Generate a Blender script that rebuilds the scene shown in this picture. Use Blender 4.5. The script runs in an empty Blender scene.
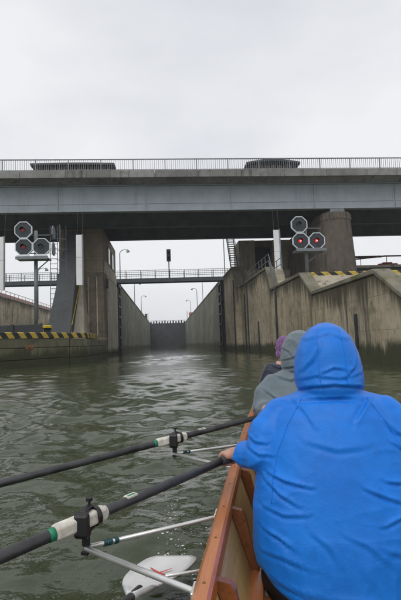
import bpy, bmesh, math, random
import numpy as np
from mathutils import Vector, Matrix, noise as mnoise
random.seed(7); rng = np.random.default_rng(11)
sc = bpy.context.scene
col = sc.collection
R = math.radians

# ------------------------------------------------------------------ camera
YAW, PITCH, ROLL, EYE = R(4.3), R(5.2), R(2.0), 1.0
cam_d = bpy.data.cameras.new('camera'); cam = bpy.data.objects.new('camera', cam_d); col.objects.link(cam)
fw = Vector((math.sin(YAW)*math.cos(PITCH), math.cos(YAW)*math.cos(PITCH), math.sin(PITCH)))
r0 = Vector((math.cos(YAW), -math.sin(YAW), 0)); u0 = r0.cross(fw)
rr = r0*math.cos(ROLL) - u0*math.sin(ROLL); uu = u0*math.cos(ROLL) + r0*math.sin(ROLL)
M3 = Matrix((rr, uu, -fw)).transposed()
cam.matrix_world = Matrix.Translation((0, 0, EYE)) @ M3.to_4x4()
cam_d.sensor_fit = 'VERTICAL'; cam_d.sensor_height = 36; cam_d.lens = 470/600*36
cam_d.clip_start = 0.05; cam_d.clip_end = 6000
sc.camera = cam

# ------------------------------------------------------------------ sky, sun, exposure
SUN_EL, SUN_AZ = R(52), R(205)
w = bpy.data.worlds.new('World'); sc.world = w; w.use_nodes = True
nt = w.node_tree; nt.nodes.clear()
N = nt.nodes.new; L = nt.links.new
out = N('ShaderNodeOutputWorld'); bg = N('ShaderNodeBackground'); bg.inputs['Strength'].default_value = 0.1
sky = N('ShaderNodeTexSky'); sky.sky_type = 'NISHITA'; sky.sun_disc = False
sky.sun_elevation = SUN_EL; sky.sun_rotation = SUN_AZ; sky.air_density = 1.0; sky.dust_density = 3.0
tc = N('ShaderNodeTexCoord')
mp = N('ShaderNodeMapping'); mp.inputs['Scale'].default_value = (1.0, 1.0, 2.6)
nz = N('ShaderNodeTexNoise'); nz.inputs['Scale'].default_value = 1.5; nz.inputs['Detail'].default_value = 5; nz.inputs['Roughness'].default_value = .5
cr = N('ShaderNodeValToRGB')
cr.color_ramp.elements[0].position = .30; cr.color_ramp.elements[0].color = (.70, .72, .775, 1)
cr.color_ramp.elements[1].position = .62; cr.color_ramp.elements[1].color = (.93, .94, .965, 1)
sca = N('ShaderNodeVectorMath'); sca.operation = 'SCALE'; sca.inputs['Scale'].default_value = 9.9
mx = N('ShaderNodeMix'); mx.data_type = 'RGBA'; mx.inputs['Factor'].default_value = 0.95
L(tc.outputs['Generated'], mp.inputs['Vector']); L(mp.outputs[0], nz.inputs['Vector']); L(nz.outputs['Fac'], cr.inputs['Fac'])
L(cr.outputs['Color'], sca.inputs[0]); L(sky.outputs['Color'], mx.inputs['A']); L(sca.outputs[0], mx.inputs['B'])
L(mx.outputs['Result'], bg.inputs['Color']); L(bg.outputs[0], out.inputs['Surface'])
sd = bpy.data.lights.new('sun', 'SUN'); sd.energy = 1.0; sd.angle = R(35); sd.color = (1, .97, .93)
so = bpy.data.objects.new('sun', sd); col.objects.link(so)
sdir = Vector((math.sin(SUN_AZ)*math.cos(SUN_EL), math.cos(SUN_AZ)*math.cos(SUN_EL), math.sin(SUN_EL)))
so.rotation_euler = sdir.to_track_quat('Z', 'Y').to_euler()
sc.view_settings.view_transform = 'Standard'; sc.view_settings.look = 'None'
sc.view_settings.exposure = 0.0; sc.view_settings.gamma = 1.0; sc.view_settings.use_curve_mapping = False

# ------------------------------------------------------------------ materials
def newmat(name):
    m = bpy.data.materials.new(name); m.use_nodes = True
    t = m.node_tree; b = t.nodes['Principled BSDF']
    return m, t, b
def nd(t, kind, **kw):
    n = t.nodes.new(kind)
    for k, v in kw.items():
        if k in n.inputs.keys(): n.inputs[k].default_value = v
        else: setattr(n, k, v)
    return n
def mixc(t, fac, a, b, mode='MIX'):
    m = t.nodes.new('ShaderNodeMix'); m.data_type = 'RGBA'; m.blend_type = mode
    for sock, v in (('Factor', fac), ('A', a), ('B', b)):
        if isinstance(v, (int, float)): m.inputs[sock].default_value = v
        elif isinstance(v, tuple): m.inputs[sock].default_value = v if len(v) == 4 else v+(1,)
        else: t.links.new(v, m.inputs[sock])
    return m.outputs['Result']
def ramp(t, src, a, b, c0=0.0, c1=1.0):
    m = t.nodes.new('ShaderNodeMapRange'); m.interpolation_type = 'SMOOTHSTEP'
    m.inputs['From Min'].default_value = a; m.inputs['From Max'].default_value = b
    m.inputs['To Min'].default_value = c0; m.inputs['To Max'].default_value = c1
    t.links.new(src, m.inputs['Value']); return m.outputs['Result']
def vmap(t, src, scale):
    m = t.nodes.new('ShaderNodeMapping'); m.inputs['Scale'].default_value = scale
    t.links.new(src, m.inputs['Vector']); return m.outputs[0]
def noise(t, vec, scale, detail=4, rough=.55):
    n = nd(t, 'ShaderNodeTexNoise', Scale=scale, Detail=detail, Roughness=rough)
    t.links.new(vec, n.inputs['Vector']); return n.outputs['Fac']
def mth(t, op, a, b=None):
    m = t.nodes.new('ShaderNodeMath'); m.operation = op
    for i, v in enumerate((a, b)):
        if v is None: continue
        if isinstance(v, (int, float)): m.inputs[i].default_value = v
        else: t.links.new(v, m.inputs[i])
    return m.outputs[0]
def bump(t, b, h, strength, dist):
    bp = nd(t, 'ShaderNodeBump', Strength=strength, Distance=dist)
    t.links.new(h, bp.inputs['Height']); t.links.new(bp.outputs[0], b.inputs['Normal'])

def concrete(name, a, b_, dark=(.05, .045, .035), streak=.6, algae=0.0, lichen=0.0, lift=0.0, rough=.88, alg_top=1.0, drip=0.0):
    m, t, b = newmat(name)
    g = nd(t, 'ShaderNodeNewGeometry'); P = g.outputs['Position']
    n1 = noise(t, P, .33, 7, .62); n2 = noise(t, P, 2.4, 6, .65); n3 = noise(t, P, 22, 4, .6)
    c = mixc(t, ramp(t, n1, .32, .68), a, b_)
    c = mixc(t, ramp(t, n2, .42, .75, 0, .55), c, tuple(x*.62 for x in a))
    bl = noise(t, P, .62, 8, .72)
    c = mixc(t, ramp(t, bl, .53, .66, 0, streak*.62), c, tuple(x*.42 for x in a))
    oi = nd(t, 'ShaderNodeObjectInfo')
    hs = nd(t, 'ShaderNodeHueSaturation'); t.links.new(c, hs.inputs['Color'])
    t.links.new(ramp(t, oi.outputs['Random'], 0, 1, .86, 1.12), hs.inputs['Value']); c = hs.outputs['Color']
    st = noise(t, vmap(t, P, (1.6, 1.6, .07)), 1.5, 6, .7)
    st2 = noise(t, vmap(t, P, (5, 5, .16)), 1.5, 5, .65)
    pm_ = ramp(t, noise(t, vmap(t, P, (.5, .5, .2)), 1.1, 3), .40, .62)
    c = mixc(t, mth(t, 'MULTIPLY', ramp(t, st, .50, .66, 0, streak), pm_), c, dark)
    c = mixc(t, mth(t, 'MULTIPLY', ramp(t, st2, .56, .70, 0, streak*.8), pm_), c, tuple(x*1.4 for x in dark))
    st3 = noise(t, vmap(t, P, (3.1, 3.1, .1)), 1.7, 4, .6)
    c = mixc(t, ramp(t, st3, .60, .78, 0, streak*.6), c, tuple(min(1, x*1.35+.03) for x in a))
    sx = nd(t, 'ShaderNodeSeparateXYZ'); t.links.new(P, sx.inputs[0])
    if lift:
        f = mth(t, 'FRACT', mth(t, 'DIVIDE', mth(t, 'ADD', sx.outputs['Z'], mth(t, 'MULTIPLY', n2, .05)), lift))
        c = mixc(t, ramp(t, f, .025, 0.0, 0, .55), c, dark)
    if lichen:
        ln = noise(t, P, .9, 6, .7)
        c = mixc(t, ramp(t, ln, .52, .68, 0, lichen), c, (.115, .115, .035))
    if drip:
        at = nd(t, 'ShaderNodeAttribute', attribute_name='drop')
        dn_ = noise(t, vmap(t, P, (2.2, 2.2, .10)), 1.6, 6, .72)
        big = noise(t, vmap(t, P, (.35, .35, .05)), 1.0, 2)
        rch = mth(t, 'MULTIPLY', mth(t, 'ADD', mth(t, 'MULTIPLY', dn_, 3.4), mth(t, 'MULTIPLY', big, 2.2)), drip)
        k_ = mth(t, 'SUBTRACT', rch, mth(t, 'MULTIPLY', at.outputs['Fac'], 1.0))
        c = mixc(t, ramp(t, k_, 1.75*drip, 2.75*drip, 0, .9), c, mixc(t, n2, (.028, .026, .014), (.075, .066, .03)))
    if algae:
        h = mth(t, 'ADD', sx.outputs['Z'], mth(t, 'MULTIPLY', mth(t, 'SUBTRACT', noise(t, vmap(t, P, (1, 1, .25)), 2.0, 6, .7), .5), 1.5))
        al = mixc(t, n2, (.022, .026, .012), (.06, .065, .022))
        c = mixc(t, ramp(t, h, alg_top, alg_top*.55, 0, algae), c, al)
    t.links.new(c, b.inputs['Base Color']); b.inputs['Roughness'].default_value = rough
    hh = mth(t, 'ADD', mth(t, 'MULTIPLY', n3, .5), mth(t, 'ADD', n2, st2))
    bump(t, b, hh, .55, .035)
    return m

def painted(name, c, rough=.5, metal=0.0, var=.25, scale=3.0, rust=0.0, bmp=.1, streak=0.0):
    m, t, b = newmat(name)
    tcn = nd(t, 'ShaderNodeNewGeometry'); P = tcn.outputs['Position']
    n1 = noise(t, P, scale, 6, .6)
    k = mixc(t, ramp(t, n1, .3, .7), tuple(x*(1-var) for x in c), tuple(min(1, x*(1+var*.6)) for x in c))
    if streak:
        s = noise(t, vmap(t, P, (1.3, 1.3, .12)), 1.6, 6, .7)
        k = mixc(t, ramp(t, s, .5, .72, 0, streak), k, tuple(x*.5 for x in c))
    if rust:
        n2 = noise(t, P, scale*2.1, 6, .7)
        k = mixc(t, ramp(t, n2, .58, .7, 0, rust), k, (.13, .05, .02))
    t.links.new(k, b.inputs['Base Color']); b.inputs['Roughness'].default_value = rough; b.inputs['Metallic'].default_value = metal
    if bmp:
        bump(t, b, noise(t, P, scale*9, 3), bmp, .01)
    return m

def glow(name, c, e):
    m, t, b = newmat(name); b.inputs['Base Color'].default_value = c+(1,)
    b.inputs['Emission Color'].default_value = c+(1,); b.inputs['Emission Strength'].default_value = e
    return m

def wood(name, a, b_, rough=.32, axis=1, scale=1.0):
    m, t, b = newmat(name)
    tcn = nd(t, 'ShaderNodeTexCoord'); P = tcn.outputs['Object']
    s = [9, 9, 9]; s[axis] = .5
    g1 = noise(t, vmap(t, P, tuple(x*scale for x in s)), 4, 6, .65)
    g2 = noise(t, P, 2.2, 4)
    g3 = noise(t, vmap(t, P, tuple(x*scale*3 for x in s)), 5, 5, .7)
    c = mixc(t, ramp(t, g1, .3, .7), a, b_)
    c = mixc(t, ramp(t, g3, .5, .72, 0, .55), c, tuple(x*.4 for x in a))
    c = mixc(t, ramp(t, g2, .4, .75, 0, .5), c, tuple(x*.55 for x in a))
    t.links.new(c, b.inputs['Base Color'])
    r = ramp(t, g2, .3, .7, rough*.75, rough*1.5); t.links.new(r, b.inputs['Roughness'])
    b.inputs['Coat Weight'].default_value = .25; b.inputs['Coat Roughness'].default_value = .2
    bump(t, b, g1, .25, .002)
    return m

def cloth(name, c, c2, rough=.6, knit=0.0, sheen=.25, scale=160):
    m, t, b = newmat(name)
    tcn = nd(t, 'ShaderNodeTexCoord'); P = tcn.outputs['Object']
    n1 = noise(t, P, 5, 5, .6); n2 = noise(t, P, scale, 2); n3 = noise(t, P, 26, 5, .6)
    k = mixc(t, ramp(t, n1, .3, .7), c, c2)
    k = mixc(t, ramp(t, n3, .45, .72, 0, .22), k, tuple(x*.6 for x in c))
    t.links.new(k, b.inputs['Base Color'])
    t.links.new(ramp(t, n1, .35, .7, rough*.8, rough*1.15), b.inputs['Roughness'])
    b.inputs['Specular IOR Level'].default_value = .35; b.inputs['Sheen Weight'].default_value = sheen; b.inputs['Sheen Roughness'].default_value = .5
    if knit:
        wv = nd(t, 'ShaderNodeTexWave', Scale=knit, Distortion=2.0, Detail=2); t.links.new(P, wv.inputs['Vector'])
        v2 = nd(t, 'ShaderNodeTexVoronoi', Scale=knit*1.5); t.links.new(P, v2.inputs['Vector'])
        h = mth(t, 'ADD', wv.outputs['Fac'], v2.outputs['Distance'])
        k2 = mixc(t, ramp(t, v2.outputs['Distance'], .15, .5), tuple(x*.45 for x in c), k); t.links.new(k2, b.inputs['Base Color'])
        bump(t, b, h, .8, .006)
    else:
        h = mth(t, 'ADD', mth(t, 'MULTIPLY', n2, .35), mth(t, 'MULTIPLY', n3, .8))
        rg = nd(t, 'ShaderNodeTexNoise', Scale=7.0, Detail=5, Roughness=.5); rg.noise_type = 'RIDGED_MULTIFRACTAL'
        t.links.new(vmap(t, P, (1, 1, 1.7)), rg.inputs['Vector'])
        h = mth(t, 'ADD', h, mth(t, 'MULTIPLY', rg.outputs['Fac'], 1.1))
        bump(t, b, h, .30, .006)
    return m

M = {}
M['wall'] = concrete('concrete_quay', (.36, .30, .20), (.53, .455, .33), streak=.95, algae=.97, lichen=.65, lift=1.25, alg_top=.95, drip=1.0)
M['chamber'] = concrete('concrete_chamber', (.15, .155, .115), (.25, .245, .195), streak=.95, algae=.8, lichen=.35, lift=0, alg_top=1.2)
M['head'] = concrete('concrete_head', (.17, .14, .10), (.25, .21, .155), streak=.9, algae=.9, lichen=.1, lift=2.4, alg_top=.8)
M['headlight'] = concrete('concrete_pale', (.40, .36, .28), (.54, .49, .395), streak=.7, lichen=.15, algae=.95, alg_top=.9)
M['pier'] = concrete('concrete_pier', (.095, .08, .062), (.16, .138, .11), streak=.95, lichen=.2)
M['cope'] = concrete('concrete_cope', (.15, .14, .10), (.27, .25, .19), streak=.6, lichen=.95)
M['quay'] = concrete('concrete_mossy', (.12, .12, .07), (.19, .18, .12), streak=.85, algae=.95, lichen=.75, alg_top=1.1)
M['slab'] = concrete('concrete_deck', (.20, .20, .19), (.29, .29, .28), streak=.7, lichen=.25)
M['buttress'] = concrete('concrete_slate', (.052, .057, .062), (.07, .075, .08), streak=.25, rough=.7)
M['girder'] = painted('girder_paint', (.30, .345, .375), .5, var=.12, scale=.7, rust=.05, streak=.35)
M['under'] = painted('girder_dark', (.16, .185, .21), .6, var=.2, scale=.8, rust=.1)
M['steel'] = painted('galvanised', (.20, .22, .23), .5, .3, .2, 3)
M['dark'] = painted('dark_steel', (.035, .04, .045), .55, .2, .3, 2, rust=.25)
M['gate'] = painted('gate_steel', (.055, .062, .068), .6, .1, .3, .5, rust=.3, streak=.5)
M['footsteel'] = painted('foot_steel', (.11, .13, .14), .55, .1, .2, 2)
M['rail'] = painted('rail_paint', (.16, .17, .175), .5, .3, .2, 4, rust=.2)
M['bridgerail'] = painted('bridge_rail_paint', (.22, .225, .23), .5, .3, .2, 4)
M['white'] = painted('white_board', (.80, .81, .80), .45, 0, .06, 1.2, streak=.12)
M['boardgrey'] = painted('board_side', (.22, .235, .25), .5, 0, .15, 2)
M['rim'] = painted('signal_rim', (.62, .68, .72), .5, 0, .1, 5)
M['face'] = painted('signal_face', (.03, .038, .045), .45, 0, .25, 3)
M['lens_off'] = painted('lens_off', (.012, .012, .014), .15, 0, .1, 3, bmp=0)
M['lens_dim'] = glow('lens_dim', (.30, .015, .025), .2)
M['lens_red'] = glow('lens_red', (.85, .02, .025), 1.0)
M['lens_core'] = glow('lens_core', (1.0, .45, .4), 1.8)
M['yellow'] = painted('yellow_paint', (.62, .44, .02), .6, 0, .3, 4)
M['redpaint'] = painted('red_paint', (.38, .06, .05), .55, 0, .25, 3)
M['redrail'] = painted('red_rail', (.42, .22, .19), .55, 0, .25, 3)
M['roof'] = painted('shelter_roof', (.045, .05, .055), .6, 0, .3, 3)
M['slat'] = painted('shelter_slat', (.075, .06, .05), .7, 0, .35, 5)
M['mahogany'] = wood('mahogany', (.36, .105, .025), (.50, .17, .045), .3)
M['mahogany_dark'] = wood('mahogany_dark', (.16, .05, .017), (.25, .085, .028), .35)
M['ply'] = wood('ply', (.40, .25, .09), (.50, .335, .135), .4)
M['alu'] = painted('aluminium', (.72, .72, .70), .34, .65, .12, 12)
M['carbon'] = painted('oar_shaft', (.036, .036, .038), .42, 0, .55, 14)
M['sleeve'] = painted('oar_sleeve', (.70, .67, .58), .5, 0, .3, 18)
M['green'] = painted('green_band', (.01, .20, .10), .45, 0, .15, 20)
M['blackplastic'] = painted('black_plastic', (.012, .012, .013), .4, 0, .2, 30)
M['blade'] = painted('blade_white', (.80, .80, .79), .35, 0, .07, 9)
M['bladered'] = painted('blade_red', (.62, .04, .02), .4, 0, .15, 20)
M['grip'] = painted('grip', (.05, .05, .055), .7, 0, .2, 40)
M['teal'] = painted('clamp', (.015, .07, .075), .4, .2, .2, 20)
M['blue'] = cloth('blue_rain_jacket', (.003, .165, .66), (.004, .205, .78), .5, sheen=.06)
M['grey'] = cloth('grey_rain_jacket', (.11, .15, .175), (.15, .195, .22), .55)
M['navy'] = cloth('navy_jacket', (.012, .017, .035), (.02, .028, .055), .6)
M['black'] = cloth('black_trousers', (.008, .008, .009), (.014, .014, .016), .6, sheen=0.0)
M['purple'] = cloth('purple_knit', (.24, .085, .30), (.34, .14, .42), .85, knit=42)
m, t, b = newmat('skin'); M['skin'] = m
tcn = nd(t, 'ShaderNodeTexCoord'); n1 = noise(t, tcn.outputs['Object'], 14, 4)
t.links.new(mixc(t, n1, (.46, .24, .17), (.60, .35, .27)), b.inputs['Base Color']); b.inputs['Roughness'].default_value = .5
b.inputs['Subsurface Weight'].default_value = .1; b.inputs['Subsurface Scale'].default_value = .01
M['eye'] = painted('eye', (.6, .58, .55), .15, 0, .05, 5, bmp=0)
M['hair'] = painted('hair', (.05, .03, .02), .6, 0, .3, 60)
# hazard stripes: UV.x runs along the kerb in metres, UV.y up
m, t, b = newmat('hazard_stripes'); M['stripe'] = m
uv = nd(t, 'ShaderNodeUVMap'); sx = nd(t, 'ShaderNodeSeparateXYZ'); t.links.new(uv.outputs[0], sx.inputs[0])
f = mth(t, 'FRACT', mth(t, 'DIVIDE', mth(t, 'ADD', sx.outputs['X'], mth(t, 'MULTIPLY', sx.outputs['Y'], .8)), .82))
g = nd(t, 'ShaderNodeNewGeometry'); wn = noise(t, g.outputs['Position'], 3.5, 6, .7)
c = mixc(t, ramp(t, f, .49, .51), (.50, .36, .05), (.022, .022, .024))
c = mixc(t, ramp(t, wn, .52, .72, 0, .75), c, (.13, .125, .10))
t.links.new(c, b.inputs['Base Color']); b.inputs['Roughness'].default_value = .75

# ------------------------------------------------------------------ mesh helpers
ORG = {}; LAST = [None]
BOATYAW = R(11.55)
RB = Matrix.Rotation(-BOATYAW, 4, 'Z')
class MB:
    def __init__(s): s.v = []; s.f = []; s.uv = None
    def add(s, vs, fs):
        o = len(s.v); s.v += [tuple(p) for p in vs]; s.f += [tuple(i+o for i in f) for f in fs]; return s
    def box(s, x0, x1, y0, y1, z0, z1):
        return s.add([(x0,y0,z0),(x1,y0,z0),(x1,y1,z0),(x0,y1,z0),(x0,y0,z1),(x1,y0,z1),(x1,y1,z1),(x0,y1,z1)],
                     [(0,3,2,1),(4,5,6,7),(0,1,5,4),(1,2,6,5),(2,3,7,6),(3,0,4,7)])
    def prism(s, poly, axis, a, b):
        n = len(poly)
        def P(p, q):
            if axis == 'x': return (q, p[0], p[1])
            if axis == 'y': return (p[0], q, p[1])
            return (p[0], p[1], q)
        vs = [P(p, a) for p in poly] + [P(p, b) for p in poly]
        fs = [tuple(range(n))[::-1], tuple(range(n, 2*n))] + [(i, (i+1) % n, n+(i+1) % n, n+i) for i in range(n)]
        return s.add(vs, fs)
    def tube(s, pts, r, n=8, cap=True, sq=None):
        pts = [Vector(p) for p in pts]; rs = r if isinstance(r, (list, tuple)) else [r]*len(pts)
        vs = []; fs = []; up = None
        for i, p in enumerate(pts):
            d = (pts[min(i+1, len(pts)-1)] - pts[max(i-1, 0)]).normalized()
            if up is None: up = Vector((0, 0, 1)) if abs(d.z) < .9 else Vector((1, 0, 0))
            a = d.cross(up).normalized(); bb = a.cross(d).normalized(); up = bb
            for k in range(n):
                th = 2*math.pi*(k+.5)/n
                vs.append(p + a*math.cos(th)*rs[i] + bb*math.sin(th)*rs[i])
        for i in range(len(pts)-1):
            for k in range(n):
                fs.append((i*n+k, i*n+(k+1) % n, (i+1)*n+(k+1) % n, (i+1)*n+k))
        if cap: fs += [tuple(range(n))[::-1], tuple(range((len(pts)-1)*n, len(pts)*n))]
        return s.add(vs, fs)
    def ell(s, c, r, n=14, m=9):
        vs = [(c[0], c[1], c[2]-r[2])]; fs = []
        for j in range(1, m):
            ph = -math.pi/2 + math.pi*j/m
            for k in range(n):
                th = 2*math.pi*k/n
                vs.append((c[0]+r[0]*math.cos(ph)*math.cos(th), c[1]+r[1]*math.cos(ph)*math.sin(th), c[2]+r[2]*math.sin(ph)))
        vs.append((c[0], c[1], c[2]+r[2])); T = len(vs)-1
        for k in range(n): fs.append((0, 1+(k+1) % n, 1+k)); fs.append((T, 1+(m-2)*n+k, 1+(m-2)*n+(k+1) % n))
        for j in range(m-2):
            for k in range(n): fs.append((1+j*n+k, 1+j*n+(k+1) % n, 1+(j+1)*n+(k+1) % n, 1+(j+1)*n+k))
        return s.add(vs, fs)
    def chain(s, pts, rs):
        for i in range(len(pts)-1):
            a, b = Vector(pts[i]), Vector(pts[i+1]); ra, rb = rs[i], rs[i+1]
            n = max(1, int((b-a).length/(min(ra, rb)*.45)))
            for k in range(n+1):
                q = k/n; p = a.lerp(b, q); rad = ra+(rb-ra)*q
                s.ell(p, (rad, rad, rad), 10, 7)
        return s
    def mesh(s, name, origin=(0, 0, 0), bevel=0, smooth=False):
        me = bpy.data.meshes.new(name)
        o = Vector(origin)
        me.from_pydata([Vector(p)-o for p in s.v], [], s.f); me.update()
        bm = bmesh.new(); bm.from_mesh(me)
        bmesh.ops.recalc_face_normals(bm, faces=bm.faces)
        if bevel:
            ed = [e for e in bm.edges if len(e.link_faces) == 2 and e.calc_face_angle() > .5]
            bmesh.ops.bevel(bm, geom=ed, offset=bevel, segments=1, affect='EDGES', clamp_overlap=True)
        for f in bm.faces: f.smooth = smooth
        bm.to_mesh(me); bm.free()
        return me
    def build(s, name, mat, parent=None, origin=None, bevel=0, smooth=False, boat=False):
        if parent is not None: org = ORG[parent.name]
        else:
            org = Vector(origin) if origin is not None else Vector((0, 0, 0))
        me = s.mesh(name, org, bevel, smooth)
        me.materials.append(M[mat])
        ob = bpy.data.objects.new(name, me); col.objects.link(ob)
        if parent is not None: ob.parent = parent
        else:
            if boat: ob.matrix_world = RB @ Matrix.Translation(org)
            else: ob.location = org
        ORG[ob.name] = Vector(org); LAST[0] = ob
        return ob
def tag(o, label, cat, group=None):
    o['label'] = label; o['category'] = cat
    if group: o['group'] = group
    return o
def thing(name, label, cat, loc=(0, 0, 0), group=None, boat=False):
    o = bpy.data.objects.new(name, None); col.objects.link(o); o.empty_display_size = .2
    if boat: o.matrix_world = RB @ Matrix.Translation(Vector(loc))
    else: o.location = loc
    ORG[o.name] = Vector(loc)
    return tag(o, label, cat, group)
def inst(name, me, parent, loc):
    """child sharing mesh data, world position loc"""
    o = bpy.data.objects.new(name, me); col.objects.link(o); o.parent = parent
    o.location = Vector(loc) - ORG[parent.name]; ORG[o.name] = Vector(ORG[parent.name]); return o
def shared(mb, name, mat, bevel=0, smooth=False):
    me = mb.mesh(name, (0, 0, 0), bevel, smooth); me.materials.append(M[mat]); return me
def drop_attr(o, ztf):
    me = o.data; at = me.attributes.new('drop', 'FLOAT', 'POINT'); of = ORG[o.name]
    for i, v in enumerate(me.vertices): at.data[i].value = max(0.0, ztf((v.co+of).y)-(v.co+of).z)
def struct(o): o['kind'] = 'structure'; return o
def arc(cx, cy, r, a0, a1, n): return [(cx+r*math.cos(R(a0+(a1-a0)*i/n)), cy+r*math.sin(R(a0+(a1-a0)*i/n))) for i in range(n+1)]

# ------------------------------------------------------------------ water: one displaced sheet out to the horizon
def mkwaves(n):
    o = []
    for k in range(n):
        lam = .12*math.exp(rng.uniform(0, 1)*math.log(15))
        d = rng.normal(.25, .85); o.append((lam, math.sin(d)*2*math.pi/lam, math.cos(d)*2*math.pi/lam, lam/6.283*.031*rng.uniform(.4, 1.4), rng.uniform(0, 6.28))+tuple(rng.uniform(.5, 2.2, 4)))
    return o
WAVES = mkwaves(110)
def wave(p, X, Y):
    lam, kx, ky, amp, ph, e1, e2, e3, e4 = p
    env = .45+.9*(np.sin(X*e1+e3*7)*np.sin(Y*e2+e4*5))**2
    q = kx*X+ky*Y+ph+.5*np.sin(X*e3+Y*e4+e1)
    return amp*env*(np.sin(q)+.2*np.cos(2*q))
def gusts(X, Y): return .75+.45*np.sin(X*.31+1.1+.8*np.sin(Y*.13))*np.sin(Y*.21+.4)+.25*np.sin(X*.9-Y*.37)
def build_water():
    th = np.concatenate([np.linspace(-36, 46, 470), np.linspace(46, 324, 91)[1:]])*math.pi/180
    na = len(th)-1
    near = .35*np.exp(np.arange(0, math.log(130/.35), .0083)); far = 130*np.exp(np.linspace(0, math.log(4000/130), 40))[1:]
    rad = np.concatenate([[0.0], near, far]); nr = len(rad)-1
    A, RR = np.meshgrid(th[:na], rad, indexing='xy')
    X = RR*np.sin(A); Y = RR*np.cos(A); Z = np.zeros_like(X)
    cell = np.maximum(RR*.0075, .003)+np.where(RR > 130, 9., 0.)
    gust = gusts(X, Y)
    for prm in WAVES:
        fade = np.clip((prm[0]/cell-2.5)/3.0, 0, 1)
        Z += fade*gust*wave(prm, X, Y)
    V = np.stack([X, Y, Z], -1).reshape(-1, 3)
    F = []
    for i in range(nr):
        a = i*na; bq = (i+1)*na
        idx = np.arange(na); nx = (idx+1) % na
        F.append(np.stack([a+idx, a+nx, bq+nx, bq+idx], 1))
    F = np.concatenate(F)
    me = bpy.data.meshes.new('water')
    me.vertices.add(len(V)); me.vertices.foreach_set('co', V.ravel())
    me.loops.add(F.size); me.loops.foreach_set('vertex_index', F[:, ::-1].ravel().astype(np.int32))
    me.polygons.add(len(F)); me.polygons.foreach_set('loop_start', np.arange(0, F.size, 4, dtype=np.int32))
    me.polygons.foreach_set('loop_total', np.full(len(F), 4, np.int32)); me.update(calc_edges=True); me.validate()
    me.polygons.foreach_set('use_smooth', np.ones(len(me.polygons), bool))
    m, t, b = newmat('river_water')
    g = nd(t, 'ShaderNodeNewGeometry'); P = g.outputs['Position']
    n1 = noise(t, P, .25, 4)
    t.links.new(mixc(t, n1, (.040, .051, .024), (.058, .070, .037)), b.inputs['Base Color'])
    b.inputs['Roughness'].default_value = .035; b.inputs['IOR'].default_value = 1.333
    s1 = noise(t, vmap(t, P, (1, 1.5, 1)), 1.5, 5, .6); s2 = noise(t, vmap(t, P, (1.2, 1, 1)), 7, 4, .6); s3 = noise(t, P, 28, 3)
    h = mth(t, 'ADD', mth(t, 'MULTIPLY', s1, .35), mth(t, 'ADD', mth(t, 'MULTIPLY', s2, .25), mth(t, 'MULTIPLY', s3, .06)))
    bump(t, b, h, .35, .07)
    me.materials.append(m)
    o = bpy.data.objects.new('water', me); col.objects.link(o); struct(o)
build_water()

# land behind the quays, at lock level
g = MB()
g.add([(24, 51, 8.6), (3000, 51, 8.6), (3000, 3000, 8.6), (24, 3000, 8.6)], [(0, 1, 2, 3)])
g.add([(8.6, 56, 8.6), (24, 56, 8.6), (24, 3000, 8.6), (8.6, 3000, 8.6)], [(0, 1, 2, 3)])
g.add([(-3000, 60, 8.6), (-24.4, 60, 8.6), (-24.4, 3000, 8.6), (-3000, 3000, 8.6)], [(0, 1, 2, 3)])
g.add([(-24.4, 176, 8.2), (8.6, 176, 8.2), (8.6, 3000, 8.2), (-24.4, 3000, 8.2)], [(0, 1, 2, 3)])
M['ground'] = concrete('ground_earth', (.07, .085, .03), (.11, .10, .055), streak=0)
struct(g.build('ground', 'ground'))

# ------------------------------------------------------------------ lock chamber
def wall_bays(name, label, x_face, sgn, bays, ztop, mat, thick=.8, cope=True, coremat=None):
    """wall parallel to the canal; x_face = water face, sgn = direction into the land"""
    T = thing(name, label, 'wall', (x_face, bays[0], 0))
    xa, xb = sorted((x_face+sgn*.06, x_face+sgn*thick))
    MB().box(xa, xb, bays[0], bays[-1], -1.5, ztop-.08).build('core', coremat or mat, T)
    for a, b in zip(bays[:-1], bays[1:]):
        xa, xb = sorted((x_face, x_face+sgn*.3))
        drop_attr(MB().box(xa, xb, a+.03, b-.03, -1.5, ztop-.02).build('panel', mat, T, bevel=.03), lambda y: ztop)
        if cope:
            xa, xb = sorted((x_face-sgn*.06, x_face+sgn*(thick+.05)))
            MB().box(xa, xb, a+.01, b-.01, ztop, ztop+.22).build('coping', 'cope', T, bevel=.025)
    return T
bL = [60+i*7.0 for i in range(17)]
wall_bays('lock_wall', 'dark streaked concrete chamber wall on the left of the lock', -5.7, -1, bL, 8.55, 'chamber', 2.0)
wall_bays('lock_wall', 'streaked concrete chamber wall on the right, running back to the closed gate', 6.9, 1, bL, 8.55, 'chamber', 2.0)
# island between the two chambers and the far side of the left chamber
wall_bays('quay_wall', 'pale concrete wall of the neighbouring chamber at the far left', -23.5, -1, [60+i*6.0 for i in range(12)], 8.5, 'wall', 1.0)
T = thing('fence', 'reddish low railing on top of the pale wall at far left', 'fence', (-23.8, 60, 8.72))
for i in range(34):
    MB().box(-23.83, -23.77, 60+i*2, 60.06+i*2, 8.72, 9.75).build('post', 'redrail', T)
for z in (9.7, 9.2): MB().box(-23.84, -23.76, 60, 127, z, z+.06).build('rail', 'redrail', T)
for k in range(33):
    MB().box(-23.81, -23.79, 60.1+k*2, 61.98+k*2, 8.8, 9.18).build('panel', 'redrail', T)
T = thing('lock_island', 'grey concrete ground between the two lock chambers', 'quay', (-7.7, 60, 0))
MB().box(-12.6, -7.72, 60, 176, -1, 8.4).build('fill', 'chamber', T)

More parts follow.
